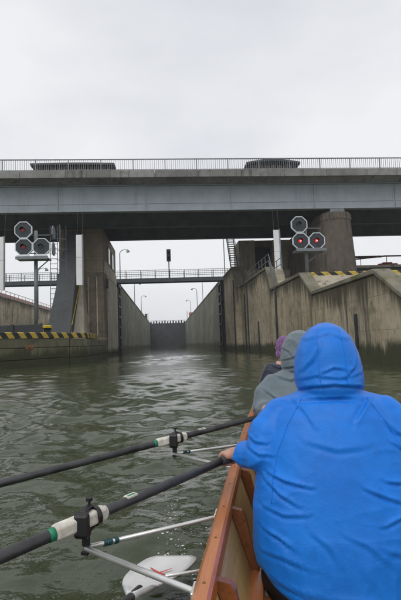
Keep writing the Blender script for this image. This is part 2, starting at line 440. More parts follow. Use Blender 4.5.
# far closed gate
T = thing('lock_gate', 'dark closed steel gate across the far end of the lock', 'gate', (.6, 170, 0))
MB().box(-5.7, 6.9, 170.3, 171.2, -1.5, 8.5).build('leaf', 'gate', T)
for i in range(7):
    MB().box(-5.65, 6.85, 170.22, 170.3, .3+i*1.25, .5+i*1.25).build('rib', 'gate', T)
for i in range(8):
    x = -5.3+i*1.69
    MB().box(x, x+.2, 170.05, 170.28, -1.2, 8.45).build('stiffener', 'gate', T)
for i in range(13):
    x = -5.6+i*1.0
    MB().box(x, x+.5, 170.1, 170.5, 8.5, 9.15+.12*(i % 3)).build('gate_stub', 'dark', T, bevel=.02)
MB().box(-5.7, 6.9, 170.6, 170.7, 9.4, 9.5).build('handrail', 'dark', T)
T = thing('gate_sill_box', 'small white and red signal cabinet at the left end of the far gate', 'cabinet', (-6.6, 158, 8.77))
MB().box(-7.0, -6.2, 158, 158.8, 8.77, 11.3).build('housing', 'dark', T, bevel=.05)
MB().box(-6.1, -5.75, 158.2, 158.6, 8.77, 11.6).build('marker', 'white', T, bevel=.03)
T = thing('gate_sill_box', 'red topped white cabinet at the right end of the far gate', 'cabinet', (7.5, 156, 8.77))
MB().box(7.0, 7.4, 156, 156.4, 8.77, 11.7).build('marker', 'white', T, bevel=.03)
MB().box(7.8, 9.3, 156, 157, 8.77, 11.2).build('housing', 'redpaint', T, bevel=.05)

# open mitre gate leaves folded into the recesses by the footbridge
def gate_leaf(x, sgn, label):
    T = thing('gate_leaf', label, 'gate', (x, 58, 0), 'open gate leaves in the lock mouth')
    xa, xb = sorted((x, x+sgn*.35))
    MB().box(xa, xb, 56.6, 59.4, -1.2, 8.6).build('plate', 'gate', T, bevel=.03)
    for i in range(7):
        xc, xd = sorted((x-sgn*.22, x-sgn*.003))
        MB().box(xc, xd, 56.6, 59.4, .6+i*1.25, .85+i*1.25).build('rib', 'dark', T)
    for y in (56.6, 59.15):
        xc, xd = sorted((x-sgn*.18, x-sgn*.005))
        MB().box(xc, xd, y, y+.25, -1.2, 8.55).build('post', 'dark', T)
gate_leaf(-5.75, -1, 'dark open gate leaf folded against the left wall of the lock mouth')
gate_leaf(6.95, 1, 'dark open gate leaf folded against the right wall of the lock mouth')

# ------------------------------------------------------------------ left lock head (carries the bridge)
T = thing('lock_head_tower', 'tall stained concrete lock head left of the entrance, under the bridge', 'lock head', (-6.5, 45, 0))
MB().prism([(-5.7, 45), (-5.7, 56.5), (-6.15, 56.5), (-6.15, 60), (-10.2, 60), (-10.2, 45.02), (-7.75, 45)], 'z', -1.5, 8.0).build('base', 'head', T, bevel=.06)
MB().box(-10.0, -5.82, 45.2, 56.3, 8.0, 12.38).build('shaft', 'head', T, bevel=.05)
for y in (48.2, 51.4):
    MB().box(-5.83, -5.70, y, y+1.5, 9.3, 11.2).build('window_frame', 'headlight', T, bevel=.02)
    MB().box(-5.78, -5.68, y+.15, y+1.35, 9.45, 11.05).build('window_pane', 'lens_off', T)
MB().box(-5.69, -5.64, 46.6, 56.2, .3, 7.9).build('side_panel', 'headlight', T, bevel=.02)
MB().box(-5.81, -5.71, 45.6, 56.0, 8.02, 9.25).build('side_panel', 'headlight', T, bevel=.02)
MB().box(-5.95, -5.45, 45.6, 46.2, 6.6, 7.5).build('wall_box', 'dark', T, bevel=.03)
for x in (-7.3, -6.5):
    MB().box(x, x+.12, 44.9, 45.0, .2, 7.6).build('rubbing_strip', 'headlight', T, bevel=.02)
# slate coloured raking buttress in front of it
T = thing('buttress', 'smooth slate grey raking buttress beside the left lock head', 'buttress', (-8.9, 40, 1.6))
bt = MB()
bt.add([(-10.0, 39.6, 1.5), (-7.95, 39.6, 1.5), (-7.85, 45.2, 1.5), (-10.3, 45.2, 1.5), (-8.95, 44.2, 11.9), (-7.8, 44.2, 11.9), (-7.8, 45.2, 11.9), (-8.95, 45.2, 11.9)],
       [(0, 3, 2, 1), (4, 5, 6, 7), (0, 1, 5, 4), (1, 2, 6, 5), (2, 3, 7, 6), (3, 0, 4, 7)])
bt.build('slope', 'buttress', T, bevel=.05)
bt = MB()
bt.add([(-7.92, 40.4, 1.5), (-7.05, 41.6, 1.5), (-7.05, 44.95, 1.5), (-7.92, 44.95, 1.5), (-7.86, 44.0, 6.9), (-7.62, 44.1, 6.9), (-7.62, 44.9, 6.9), (-7.86, 44.9, 6.9)],
       [(0, 3, 2, 1), (4, 5, 6, 7), (0, 1, 5, 4), (1, 2, 6, 5), (2, 3, 7, 6), (3, 0, 4, 7)])
bt.build('cheek', 'headlight', T, bevel=.04)
MB().tube([(-7.9, 40.3, 2.9), (-7.75, 43.6, 6.9)], .035).build('handrail', 'yellow', T)
MB().tube([(-7.95, 40.3, 1.7), (-7.95, 40.3, 2.9)], .03).build('post', 'yellow', T)

# ------------------------------------------------------------------ left quay with hazard kerb
front = [(-30, -9), (-19, 5.5), (-8.35, 24.2), (-5.75, 28.75)] + [(-5.26, 29.55), (-5.02, 30.3), (-4.98, 31.2)] + [(-5.25, 37), (-5.66, 44.9)]
T = thing('quay', 'low mossy green concrete quay jutting out at the left', 'quay', (-8.3, 30, 0))
def outline(off):
    pts = [Vector((p[0], p[1], 0)) for p in front]; o = []
    for i, p in enumerate(pts):
        d = (pts[min(i+1, len(pts)-1)]-pts[max(i-1, 0)]).normalized(); o.append((p.x-d.y*off, p.y+d.x*off))
    return o
MB().prism(outline(.1)+[(-8, 45.1), (-14, 46), (-60, 46), (-60, -9)], 'z', -1.5, 1.50).build('core', 'quay', T)
for k, (a, bnd) in enumerate(((-1.4, .40), (.43, 1.02), (1.05, 1.52))):
    for i in range(1, len(front)-1):
        p, q = Vector(front[i]), Vector(front[i+1]); n = max(1, round((q-p).length/4.5))
        o1, o2 = outline(.3)[i], outline(.3)[i+1]
        for s in range(n):
            e = .012
            f0, f1 = (s+e if n > 1 or (q-p).length > 2 else s)/n, (s+1-e)/n
            if (q-p).length < 2: f0, f1 = s/n, (s+1)/n
            a0, a1 = p.lerp(q, f0), p.lerp(q, f1); b0, b1 = Vector(o1).lerp(Vector(o2), f0), Vector(o1).lerp(Vector(o2), f1)
            MB().prism([tuple(a0), tuple(a1), tuple(b1), tuple(b0)], 'z', a, bnd).build('block', 'quay', T, bevel=.02 if (q-p).length > 2 else 0)
def kerb(path, z0, z1, wd, parent, name='kerb'):
    pts = [Vector((p[0], p[1], 0)) for p in path]; mb = MB(); uvs = []; s = 0; offs = []
    for i, p in enumerate(pts):
        d = (pts[min(i+1, len(pts)-1)]-pts[max(i-1, 0)]).normalized(); offs.append(Vector((-d.y, d.x, 0))*wd)
        if i: s += (p-pts[i-1]).length
        uvs.append(s)
    vs = []; fs = []; fuv = []
    ch = .04
    for i, p in enumerate(pts):
        o = offs[i].normalized()
        prof = [(p-o*.04, z0), (p-o*.04, z1-ch), (p-o*(.04-ch), z1), (p+offs[i], z1), (p+offs[i], z0)]
        vs += [(q.x, q.y, z) for q, z in prof]
    vv = [0, .3, .34, .6, .9]
    for i in range(len(pts)-1):
        for k in range(4):
            fs.append((i*5+k, (i+1)*5+k, (i+1)*5+k+1, i*5+k+1))
            fuv += [(uvs[i], vv[k]), (uvs[i+1], vv[k]), (uvs[i+1], vv[k+1]), (uvs[i], vv[k+1])]
    me = bpy.data.meshes.new(name)
    org = ORG[parent.name]
    me.from_pydata([Vector(v)-org for v in vs], [], fs); ul = me.uv_layers.new(name='UVMap')
    for l, u in zip(ul.data, fuv): l.uv = u
    me.materials.append(M['stripe']); ob = bpy.data.objects.new(name, me); col.objects.link(ob); ob.parent = parent
    return ob
k = kerb(front[1:8], 1.56, 1.88, .35, T); k['label'] = 'yellow and black striped kerb along the quay edge'
MB().box(-5.66, -5.56, 37.2, 44.8, 1.62, 1.72).build('edge_rail', 'headlight', T)
MB().prism([(-8.25, 24.95), (-7.65, 25.99), (-7.7, 26.02), (-8.3, 24.98)], 'z', .52, .62).build('rubbing_strip', 'dark', T)
# rusty mooring recess in the quay face
d = Vector((-5.75+8.35, 28.75-24.2)).normalized(); nn = Vector((d.y, -d.x))
c0 = Vector((-8.35, 24.2))+d*2.05
pl = [c0-d*.30+nn*.02, c0+d*.30+nn*.02, c0+d*.30-nn*.05, c0-d*.30-nn*.05]
M['rust'] = painted('rust_plate', (.20, .095, .04), .8, 0, .4, 4)
o = MB().prism([tuple(p) for p in pl], 'z', .95, 1.2).build('mooring_plate', 'rust', T, bevel=.02); o['label'] = 'rusty brown mooring plate'
MB().tube([tuple((c0-d*.14+nn*.04))+(1.1,), tuple(c0+nn*.12)+(.98,), tuple(c0+d*.14+nn*.04)+(1.1,)], .03).build('mooring_ring', 'rust', T)
T = thing('low_parapet', 'low dark steel parapet behind the striped kerb at far left', 'barrier', (-9.6, 27, 1.5))
for i in range(5):
    a = -15.2+i*1.62
    MB().box(a, a+1.58, 27.6, 27.75, 1.5, 2.38).build('panel', 'dark', T, bevel=.02)
    MB().box(a+1.5, a+1.66, 27.5, 27.59, 1.5, 2.42).build('post', 'dark', T)
def bollard(x, y, z, label, s=1.0):
    T = thing('bollard', label, 'bollard', (x, y, z), 'mooring bollards')
    MB().tube([(x, y, z), (x, y, z+.08*s)], .3*s, 16).build('base', 'dark', T)
    MB().tube([(x, y, z+.08*s), (x, y, z+.48*s), (x, y, z+.6*s)], [.17*s, .15*s, .22*s], 16).build('stem', 'dark', T, smooth=False)
    MB().tube([(x, y, z+.6*s), (x, y, z+.70*s), (x, y, z+.74*s)], [.25*s, .25*s, .18*s], 16).build('cap', 'yellow', T)
bollard(-6.96, 28.2, 1.5, 'dark bollard with yellow cap on the left quay beside the low parapet', 1.12)

# ------------------------------------------------------------------ right stepped guide wall
ZL, ZM, ZH, ZC = 3.30, 4.60, 6.45, 8.8
prof = [(5.0, .9), (12.4, .95), (14.8, 2.27), (16.65, 3.30), (24.1, 3.30), (26.1, 4.60), (33.6, 4.62), (35.0, 6.4), (47.2, 6.5), (49.0, 8.75), (56.5, 8.8)]
XF = 7.7
T = thing('guide_wall', 'stepped concrete guide wall with sloping copings along the right bank', 'wall', (XF, 26, 0))
def ztop(y):
    for (a, za), (b, zb) in zip(prof[:-1], prof[1:]):
        if a <= y <= b: return za+(zb-za)*(y-a)/(b-a)
core = [(p[0], p[1]-.1) for p in prof]+[(56.5, -1.5), (5.0, -1.5)]
MB().prism(core, 'x', XF+.05, XF+.55).build('core', 'wall', T)
splits = [5, 8.7, 12.4, 14.8, 16.65, 20.4, 24.1, 26.1, 29.9, 33.6, 35.0, 39.1, 43.2, 47.2, 49.0, 52.7, 56.5]
for a, b in zip(splits[:-1], splits[1:]):
    e = .025; xf = XF if b <= 47.3 else XF-.55
    MB().prism([(a+e, -1.5), (b-e, -1.5), (b-e, ztop(b)-.02), (a+e, ztop(a)-.02)], 'x', xf, XF+.4).build('panel', 'wall', T, bevel=.03)
    drop_attr(LAST[0], lambda y: ztop(min(56.5, max(5.0, y))))
    MB().prism([(a+.01, ztop(a)), (b-.01, ztop(b)), (b-.01, ztop(b)+.2), (a+.01, ztop(a)+.2)], 'x', xf-.07, XF+.62).build('coping', 'cope', T, bevel=.03)
for y, z0, z1, wd in ((32.1, .2, 4.7, .13), (18.5, .6, 1.95, .075), (45.0, .1, 5.6, .09), (43.4, .1, 6.3, .07), (38.6, .2, 2.6, .08), (48.3, .1, 7.4, .08)):
    xf = XF if y < 47 else XF-.55
    MB().box(xf-.10, xf-.003, y-wd, y+wd, z0, z1).build('fender_bar', 'dark', T, bevel=.015)
# big fill behind: terraces and plateau
T = thing('terrace', 'concrete terraces and steps behind the right guide wall', 'terrace', (12, 26, 0))
MB().box(XF+.56, 40, 5, 16.6, -1.5, .9).build('lower_landing', 'cope', T)
MB().box(XF+.57, 40, 16.65, 24.1, -1.5, ZL-.05).build('middle_landing', 'cope', T)
MB().box(XF+.58, 40, 26.1, 50.0, -1.5, ZM-.05).build('upper_landing', 'cope', T)
MB().box(XF+.59, 9.1, 35.0, 47.2, ZM-.04, ZH-.1).build('rail_landing', 'wall', T)
MB().box(XF+.595, 18.6, 50.02, 57, -1.5, 8.62).build('plateau', 'headlight', T)
for i in range(8):
    y0 = 24.1+i*.25
    MB().box(XF+.6, 22, y0, 26.1, ZL-.04+i*.1625, ZL-.04+(i+1)*.1625-.006).build('step', 'headlight', T, bevel=.02)
for i in range(14):
    y0 = 12.4+i*.30
    MB().box(XF+.6, 22, y0, 16.64, .91+i*.168, .91+(i+1)*.168-.006).build('step', 'headlight', T, bevel=.02)
for i in range(11):
    MB().box(XF+.6, 9.0, 33.6+i*.127, 34.99, ZM-.04+i*.168, ZM-.04+(i+1)*.168-.006).build('step', 'headlight', T, bevel=.01)
k = kerb([(XF+.63, 26.05), (12, 26.05), (22, 26.05)], ZM-.03, ZM+.2, .3, T); k['label'] = 'yellow and black striped kerb at the head of the steps'
bollard(8.75, 28.9, ZM-.04, 'yellow capped bollard by the right light signal', .8)
bollard(8.45, 31.2, ZM-.04, 'yellow capped bollard on the right terrace, farther from the steps', .8)
# dark retaining wall of the plateau with railing, far right
T = thing('plateau_wall', 'dark retaining wall at far right behind the steps', 'wall', (30, 50, 4.6))
for i in range(5):
    MB().box(18.65+i*4.5, 23.1+i*4.5, 50.05, 51, ZM-.04, 8.65).build('panel', 'dark', T, bevel=.03)
M['railbrown'] = painted('rail_brown', (.09, .05, .045), .6, 0, .3, 3)
T = thing('railing', 'dark red brown handrail on the dark wall at far right', 'railing', (24, 50.3, 8.65))
for i in range(7):
    MB().tube([(18.8+i*3.0, 50.3, 8.65), (18.8+i*3.0, 50.3, 9.9)], .035).build('post', 'railbrown', T)
MB().tube([(18.8, 50.3, 9.45), (24.6, 50.3, 9.95)], .085).build('top_rail', 'railbrown', T)
MB().tube([(24.6, 50.3, 9.95), (38, 50.3, 9.95)], .085).build('top_rail', 'railbrown', T)
MB().box(20.5, 24.2, 50.2, 50.4, 9.8, 10.0).build('rail_plate', 'railbrown', T)
MB().box(18.7, 40, 50.2, 50.4, 8.655, 8.95).build('base_rail', 'headlight', T)
T = thing('red_box', 'small red box beside the handrail at far right', 'box', (24.9, 50.0, 8.96))
MB().box(24.0, 26.2, 50.46, 51.1, 8.66, 9.16).build('body', 'redpaint', T, bevel=.08)
MB().box(24.5, 25.6, 50.55, 51.0, 9.16, 9.3).build('lid', 'redpaint', T, bevel=.05)
# handrails on the guide wall
def rail_run(T, pts, h=1.05, step=1.5, mat='rail', mid=True):
    for (a, b) in zip(pts[:-1], pts[1:]):
        a, b = Vector(a), Vector(b); n = max(1, round((b-a).length/step))
        for i in range(n+1):
            p = a.lerp(b, i/n)
            MB().tube([p, p+Vector((0, 0, h))], .03, 6).build('post', mat, T)
        for zz in ([h, h*.5] if mid else [h]):
            MB().tube([a+Vector((0, 0, zz)), b+Vector((0, 0, zz))], .03, 6).build('rail', mat, T)
T = thing('handrail', 'grey tube handrail climbing the right guide wall below the bridge', 'handrail', (7.95, 40, 6.6))
rail_run(T, [(7.95, 33.7, 4.8), (7.95, 35.0, 6.58), (7.95, 40, 6.62), (7.95, 46.9, 6.68), (7.95, 48.9, 8.9)], 1.0, 1.4)
T = thing('handrail', 'short grey handrail on the inner side of the wall steps', 'handrail', (9.05, 37, 6.4))
rail_run(T, [(9.02, 35.2, 6.36), (9.02, 42, 6.36)], 1.0, 1.7)

# right abutment under the bridge
M['abut'] = concrete('concrete_abutment', (.44, .39, .30), (.56, .50, .40), streak=.55, lichen=.1)  # colour brightened to make up for the bridge's shade on this wall
T = thing('abutment', 'pale concrete abutment with dark opening right of the lock entrance', 'abutment', (10, 52, 8.62))
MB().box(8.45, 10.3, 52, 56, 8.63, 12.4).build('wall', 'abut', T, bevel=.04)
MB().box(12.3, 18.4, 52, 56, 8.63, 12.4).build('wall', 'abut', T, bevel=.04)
MB().box(10.31, 12.29, 53.2, 55.8, 8.63, 12.35).build('recess_shade', 'dark', T)  # dark block filling the opening; shade of the recess put into its colour
MB().box(10.31, 12.29, 52.05, 53.1, 11.6, 12.37).build('lintel', 'head', T, bevel=.02)
T = thing('steel_stair', 'steep dark steel stair beside the pale abutment', 'stair', (7.9, 54, 8.8))
for x in (7.45, 8.25):
    MB().tube([(x, 51.6, 9.0), (x, 54.6, 13.3)], .07, 6).build('stringer', 'dark', T)
    MB().tube([(x, 51.4, 9.9), (x, 54.4, 14.2)], .035, 6).build('handrail', 'rail', T)
for i in range(15):
    q = i/14
    MB().box(7.45, 8.25, 51.55+3*q, 51.8+3*q, 9.0+4.3*q, 9.06+4.3*q).build('tread', 'steel', T)

# ------------------------------------------------------------------ bridge pier, right
T = thing('bridge_pier', 'rounded weathered concrete bridge pier on the right terrace', 'pier', (15.5, 41, ZM))
def stadium(cx, y0, y1, r, n=10):
    return arc(cx, y0+r, r, 180, 360, n)+arc(cx, y1-r, r, 0, 180, n)
a = stadium(15.35, 38.9, 53, 1.98, 12); b_ = stadium(15.42, 39.35, 52.5, 1.46, 12); n = len(a)
mb = MB(); mb.add([(p[0], p[1], ZM-.04) for p in a]+[(p[0], p[1], 11.35) for p in b_], [tuple(range(n))[::-1], tuple(range(n, 2*n))]+[(i, (i+1) % n, n+(i+1) % n, n+i) for i in range(n)])
mb.build('shaft', 'pier', T)
b2 = stadium(15.42, 39.37, 52.5, 1.44, 12)
MB().prism(b2, 'z', 11.352, 12.1).build('cap', 'pier', T, bevel=.03)
for i in range(14):   # ribbed band round the cap
    th = R(188+i*12.6); cx, cy = 15.42+1.43*math.cos(th), 40.8+1.43*math.sin(th)
    MB().box(cx-.09, cx+.09, cy-.06, cy+.06, 11.45, 11.98).build('cap_rib', 'pier', T, bevel=.02)
MB().box(14.75, 16.05, 39.7, 41.0, 12.1, 12.42).build('bearing', 'steel', T, bevel=.03)

# ------------------------------------------------------------------ road bridge
T = thing('road_bridge', 'grey blue steel girder road bridge with concrete deck crossing above the lock', 'bridge', (3, 46, 12.45))
X0, X1 = -45, 58
def girder(y, mat, fr):
    G = MB().box(X0, X1, y, y+.04, 12.5, 14.72).build('girder', mat, T)
    MB().box(X0, X1, y-.28, y+.32, 12.44, 12.50).build('flange', mat, G)
    MB().box(X0, X1, y-.2, y+.24, 14.722, 14.78).build('flange', mat, G)
    for i in range(-4, 7):
        x = 6.0+7.45*i
        MB().box(x-.02, x+.02, y-.10, y-.002, 12.502, 14.72).build('stiffener', mat, G)
        MB().box(x-.22, x+.22, y-.02, y-.003, 12.53, 14.7).build('splice_plate', mat, G)
    for i in range(-12, 19):
        x = 6.0+2.483*i
        MB().box(x-.012, x+.012, y+.042, y+.2, 12.502, 14.72).build('stiffener', mat, G)
    MB().box(X0, X1, y-.035, y-.002, 13.15, 13.17).build('stiffener', mat, G)
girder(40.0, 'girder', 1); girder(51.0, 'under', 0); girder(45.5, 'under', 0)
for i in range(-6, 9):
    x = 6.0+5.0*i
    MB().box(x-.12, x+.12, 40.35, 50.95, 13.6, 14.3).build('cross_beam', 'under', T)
MB().prism([(38.75, 15.1), (39.75, 14.80), (51.4, 14.80), (52.4, 15.1), (52.4, 15.42), (38.75, 15.42)], 'x', X0, X1).build('deck_slab', 'slab', T)
for i in range(28):
    a = X0+.02+i*3.7
    MB().prism([(38.62, 15.02), (38.74, 15.02), (38.74, 15.43), (39.3, 15.43), (39.3, 15.66), (38.62, 15.66)], 'x', a, a+3.68).build('edge_beam', 'slab', T, bevel=.02)
MB().box(X0, X1, 39.35, 51.8, 15.43, 15.50).build('roadway', 'under', T)
MB().tube([(X0, 51.6, 12.9), (X1, 51.6, 12.9)], .12).build('pipe', 'steel', T)
rl = MB().box(X0, X1, 38.93, 39.01, 16.68, 16.76).build('railing', 'bridgerail', T)
rl['label'] = 'grey picket railing along the bridge edge'
MB().box(X0, X1, 38.95, 38.99, 15.80, 15.84).build('bottom_rail', 'bridgerail', rl)
pm = shared(MB().box(-.04, .04, -.04, .04, 0, 1.06), 'post', 'bridgerail'); bm_ = shared(MB().box(-.014, .014, -.014, .014, 0, .86), 'baluster', 'bridgerail')
for i in range(-13, 19): inst('post', pm, rl, (.3+2.7*i, 38.97, 15.66))
for i in range(-90, 165):
    x = .3+.18*i
    if -16 < x < 25: inst('baluster', bm_, rl, (x, 38.97, 15.83))
# rear railing
rl2 = MB().box(X0, X1, 52.1, 52.18, 16.6, 16.68).build('railing', 'bridgerail', T)
# dark shelters on the deck behind the railing
def shelter(x0, x1, arch, label):
    T = thing('shelter', label, 'shelter', ((x0+x1)/2, 46, 15.5), 'dark shelters on the bridge')
    n = 14; top = []; bot = []
    for i in range(n+1):
        q = i/n; x = x0+(x1-x0)*q; z = 18.9+arch*math.sin(math.pi*q); top.append((x, z)); bot.append((x, z-.2))
    MB().prism(top+bot[::-1], 'y', 45.2, 47.4).build('roof', 'roof', T)
    ins = .55
    MB().box(x0+ins, x1-ins, 47.0, 47.1, 15.51, 18.68).build('back_wall', 'slat', T)
    nsl = int((x1-x0-2*ins)/.32)
    for i in range(nsl):
        x = x0+ins+.05+i*.32
        MB().box(x, x+.2, 45.5, 45.58, 15.51, 18.66).build('slat', 'slat', T)
    for x in (x0+ins, x1-ins-.12):
        MB().box(x, x+.12, 45.4, 45.49, 15.51, 18.66).build('post', 'roof', T)
shelter(-12.7, -4.6, .05, 'long dark flat roofed shelter on the bridge, left')
shelter(8.5, 14.0, .32, 'shorter dark arched shelter on the bridge, right')

# ------------------------------------------------------------------ hanging white gauge boards
def board(x0, x1, z0, z1, label):
    cx = (x0+x1)/2
    T = thing('gauge_board', label, 'board', (cx, 39.5, z0), 'white boards hung below the bridge')
    zm = z0+(z1-z0)*.55
    MB().box(x0, x1-.1, 39.35, 39.41, z0, zm-.01).build('panel', 'white', T, bevel=.008)
    MB().box(x0, x1-.1, 39.35, 39.41, zm+.01, z1).build('panel', 'white', T, bevel=.008)
    MB().box(x1-.098, x1, 39.30, 39.48, z0+.02, z1+.05).build('side_rail', 'boardgrey', T, bevel=.01)
    MB().box(x0+.02, x1-.1, 39.415, 39.47, z0+.05, z1+.02).build('backing', 'boardgrey', T)
    for x in (x0+.08, x1-.06):
        MB().tube([(x, 39.45, z1-.2), (x, 39.75, 12.5)], .022, 6).build('hanger', 'dark', T)
board(-7.31, -6.72, 6.12, 10.36, 'tall white board hanging in front of the left lock head')
board(9.47, 10.06, 6.29, 10.5, 'tall white board hanging left of the right light signal')
board(-13.75, -13.1, 5.87, 10.31, 'tall white board hanging at the left edge of the view')

# ------------------------------------------------------------------ light signals
def octa(cx, cz, r): return [(cx+r*math.cos(R(22.5+45*i)), cz+r*math.sin(R(22.5+45*i))) for i in range(8)]
def signal(x, y, zb, discs, zplat, label, lamps, ladder):
    T = thing('light_signal', label, 'signal', (x, y, zb), 'light signals at the lock entrance')
    ztopd = max(d[1] for d in discs)
    MB().tube([(x, y+.25, zb), (x, y+.25, ztopd)], .11, 12).build('pole', 'steel', T, smooth=True)
    MB().box(x-.25, x+.25, y, y+.5, zb, zb+.06).build('base_plate', 'steel', T)
    for (cx, cz), st in zip(discs, lamps):
        B = MB().prism(octa(cx, cz, .52), 'y', y-.02, y+.06).build('backboard', 'face', T)
        o = octa(cx, cz, .55); ii = octa(cx, cz, .492); mb = MB()
        vs = [(p[0], y-.06, p[1]) for p in o]+[(p[0], y-.06, p[1]) for p in ii]+[(p[0], y+.07, p[1]) for p in o]+[(p[0], y+.07, p[1]) for p in ii]
        fs = []
        for i in range(8):
            j = (i+1) % 8; fs += [(i, j, 8+j, 8+i), (16+i, 24+i, 24+j, 16+j), (i, 16+i, 16+j, j), (8+i, 8+j, 24+j, 24+i)]
        mb.add(vs, fs).build('rim', 'rim', B)
        dx = -.03
        MB().tube([(cx+dx, y-.02, cz), (cx+dx, y-.05, cz)], .10, 16).build('lens', {'off': 'lens_off', 'dim': 'lens_dim', 'red': 'lens_red'}[st], B)
        if st == 'red': MB().tube([(cx+dx+.03, y-.05, cz), (cx+dx+.03, y-.058, cz)], .04, 12).build('filament', 'lens_core', B)
        # visor: half hood over the lens
        vs = []; fs = []; nn_ = 10
        for i in range(nn_+1):
            th = R(10+160*i/nn_)
            for rr_, yy in ((.15, y-.02), (.15, y-.22), (.165, y-.22), (.165, y-.02)):
                vs.append((cx+dx+rr_*math.cos(th), yy, cz+rr_*math.sin(th)))
        for i in range(nn_):
            for k_ in range(4): fs.append((i*4+k_, i*4+(k_+1) % 4, (i+1)*4+(k_+1) % 4, (i+1)*4+k_))
        MB().add(vs, fs).build('visor', 'lens_off', B)
        MB().box(cx-.12, cx+.12, y+.061, y+.24, cz-.2, cz+.2).build('lamp_housing', 'steel', B, bevel=.03)
    xs = [d[0] for d in discs]; xa, xb = min(xs)-.35, max(xs)+.45
    MB().box(xa, xb, y-.35, y+.5, zplat-.06, zplat).build('platform', 'steel', T)
    MB().box(xa, xb, y-.39, y-.353, zplat-.09, zplat+.08).build('toe_board', 'steel', T)
    for i in range(3): MB().box(xa+.05, xb-.05, y+.26+i*.001, y+.3, zplat+.35+i*.55, zplat+.39+i*.55).build('cross_bar', 'steel', T)
    MB().tube([(x, y+.25, zplat-.7), (xb-.1, y+.2, zplat-.07)], .035, 6).build('brace', 'steel', T)
    if ladder:
        lx = xb-.02
        for q in (lx, lx+.42): MB().tube([(q, y+.3, zb), (q, y+.3, ztopd+.3)], .022, 6).build('ladder_rail', 'footsteel', T)
        n = int((ztopd-zb)/.3)
        for i in range(n): MB().tube([(lx, y+.3, zb+.3+i*.3), (lx+.42, y+.3, zb+.3+i*.3)], .018, 6).build('rung', 'footsteel', T)
        for i in range(7):
            zz = zb+2.2+i*.62
            MB().tube([(lx+.42+.0, y+.3, zz)]+[(lx+.42+.55*math.sin(math.pi*k_/8), y+.3-.42*(1-math.cos(math.pi*k_/8))*.5, zz) for k_ in range(1, 9)], .014, 5).build('cage_hoop', 'footsteel', T)
        for i in range(3):
            MB().tube([(lx+.42+[.2, .55, .2][i], y+.3-[.06, .21, .36][i], zb+2.2), (lx+.42+[.2, .55, .2][i], y+.3-[.06, .21, .36][i], ztopd+.3)], .015, 5).build('cage_bar', 'footsteel', T)
    return T
S = signal(-7.6, 28.0, 1.5, [(-8.25, 8.0), (-8.22, 6.98), (-7.2, 6.98)], 6.28, 'octagonal three lamp light signal with ladder standing on the left quay', ['dim', 'dim', 'off'], True)
for cx in (-8.2, -7.2):
    MB().box(cx-.36, cx+.36, 27.7, 27.82, 6.36, 6.47).build('tube_light', 'white', S, bevel=.02)
# side facing discs on the left mast
for cz in (7.9, 6.9):
    MB().prism([(28.35+.42*math.cos(R(22.5+45*i)), cz+.42*math.sin(R(22.5+45*i))) for i in range(8)], 'x', -6.62, -6.56).build('side_disc', 'steel', S)
signal(8.8, 28.0, ZM-.04, [(8.37, 8.06), (8.41, 7.03), (9.43, 7.03)], 6.42, 'octagonal light signal with two red lamps lit in front of the bridge pier', ['off', 'red', 'red'], False)

# ------------------------------------------------------------------ footbridge across the lock mouth
T = thing('footbridge', 'slender grey steel footbridge across the lock behind the road bridge', 'footbridge', (0, 60, 8.95))
MB().box(-26, 8.6, 60.2, 60.28, 8.98, 9.5).build('girder', 'footsteel', T)
MB().box(-26, 8.6, 61.6, 61.68, 8.98, 9.5).build('girder', 'footsteel', T)
MB().box(-26, 8.6, 60.28, 61.6, 9.32, 9.38).build('deck', 'footsteel', T)
for y in (60.22, 61.64):
    for z in (10.5, 10.0): MB().box(-26, 8.6, y-.02, y+.02, z, z+.05).build('rail', 'footsteel', T)
fp = shared(MB().box(-.035, .035, -.035, .035, 0, 1.05), 'post', 'footsteel'); fb = shared(MB().box(-.01, .01, -.01, .01, 0, .95), 'baluster', 'footsteel')
for i in range(19):
    for y in (60.22, 61.64): inst('post', fp, T, (-25.5+i*1.87, y, 9.5))
for i in range(115): inst('baluster', fb, T, (-25.4+i*.294, 60.22, 9.52))
T = thing('footbridge_signal', 'dark box signal on a pole above the middle of the footbridge', 'signal', (.6, 60.9, 9.38))
MB().tube([(.6, 60.9, 9.38), (.6, 60.9, 11.9)], .07, 8).build('pole', 'dark', T)
MB().box(.33, .87, 60.75, 61.1, 11.75, 13.35).build('housing', 'dark', T, bevel=.03)
for z in (12.2, 12.9): MB().tube([(.6, 60.74, z), (.6, 60.66, z)], .17, 12).build('lamp', 'lens_off', T)

# ------------------------------------------------------------------ gooseneck lamps along the chamber
def lamp(x, y, sgn, label, z0=8.77, h=5.2):
    T = thing('lamp_post', label, 'lamp', (x, y, z0), 'gooseneck lamps along the lock walls')
    pts = [(x, y, z0), (x, y, z0+h-.5)]+[(x+sgn*(.7-.7*math.cos(R(a))), y, z0+h-.5+.6*math.sin(R(a))) for a in (20, 45, 70, 95, 120)]
    MB().tube(pts, [.09, .07]+[.05]*5, 8).build('pole', 'steel', T)
    e = pts[-1]
    MB().tube([(e[0], y, e[2]+.1), (e[0]+sgn*.12, y, e[2]-.12), (e[0]+sgn*.16, y, e[2]-.3)], [.06, .2, .26], 10).build('lamp_shade', 'steel', T)
    MB().box(x-.14, x+.14, y-.14, y+.14, z0, z0+.35).build('base', 'steel', T)
lamp(-6.4, 68, 1, 'nearest gooseneck lamp on the left chamber wall', h=6.0)
lamp(-6.4, 99, 1, 'second gooseneck lamp along the left chamber wall')
lamp(-6.4, 126, 1, 'farthest gooseneck lamp on the left chamber wall')
lamp(7.6, 112, -1, 'larger gooseneck lamp on the right chamber wall')
lamp(7.6, 142, -1, 'farthest gooseneck lamp on the right chamber wall')
lamp(-17.5, 66, 1, 'gooseneck lamp behind the left light signal', 5.0, 7.0)
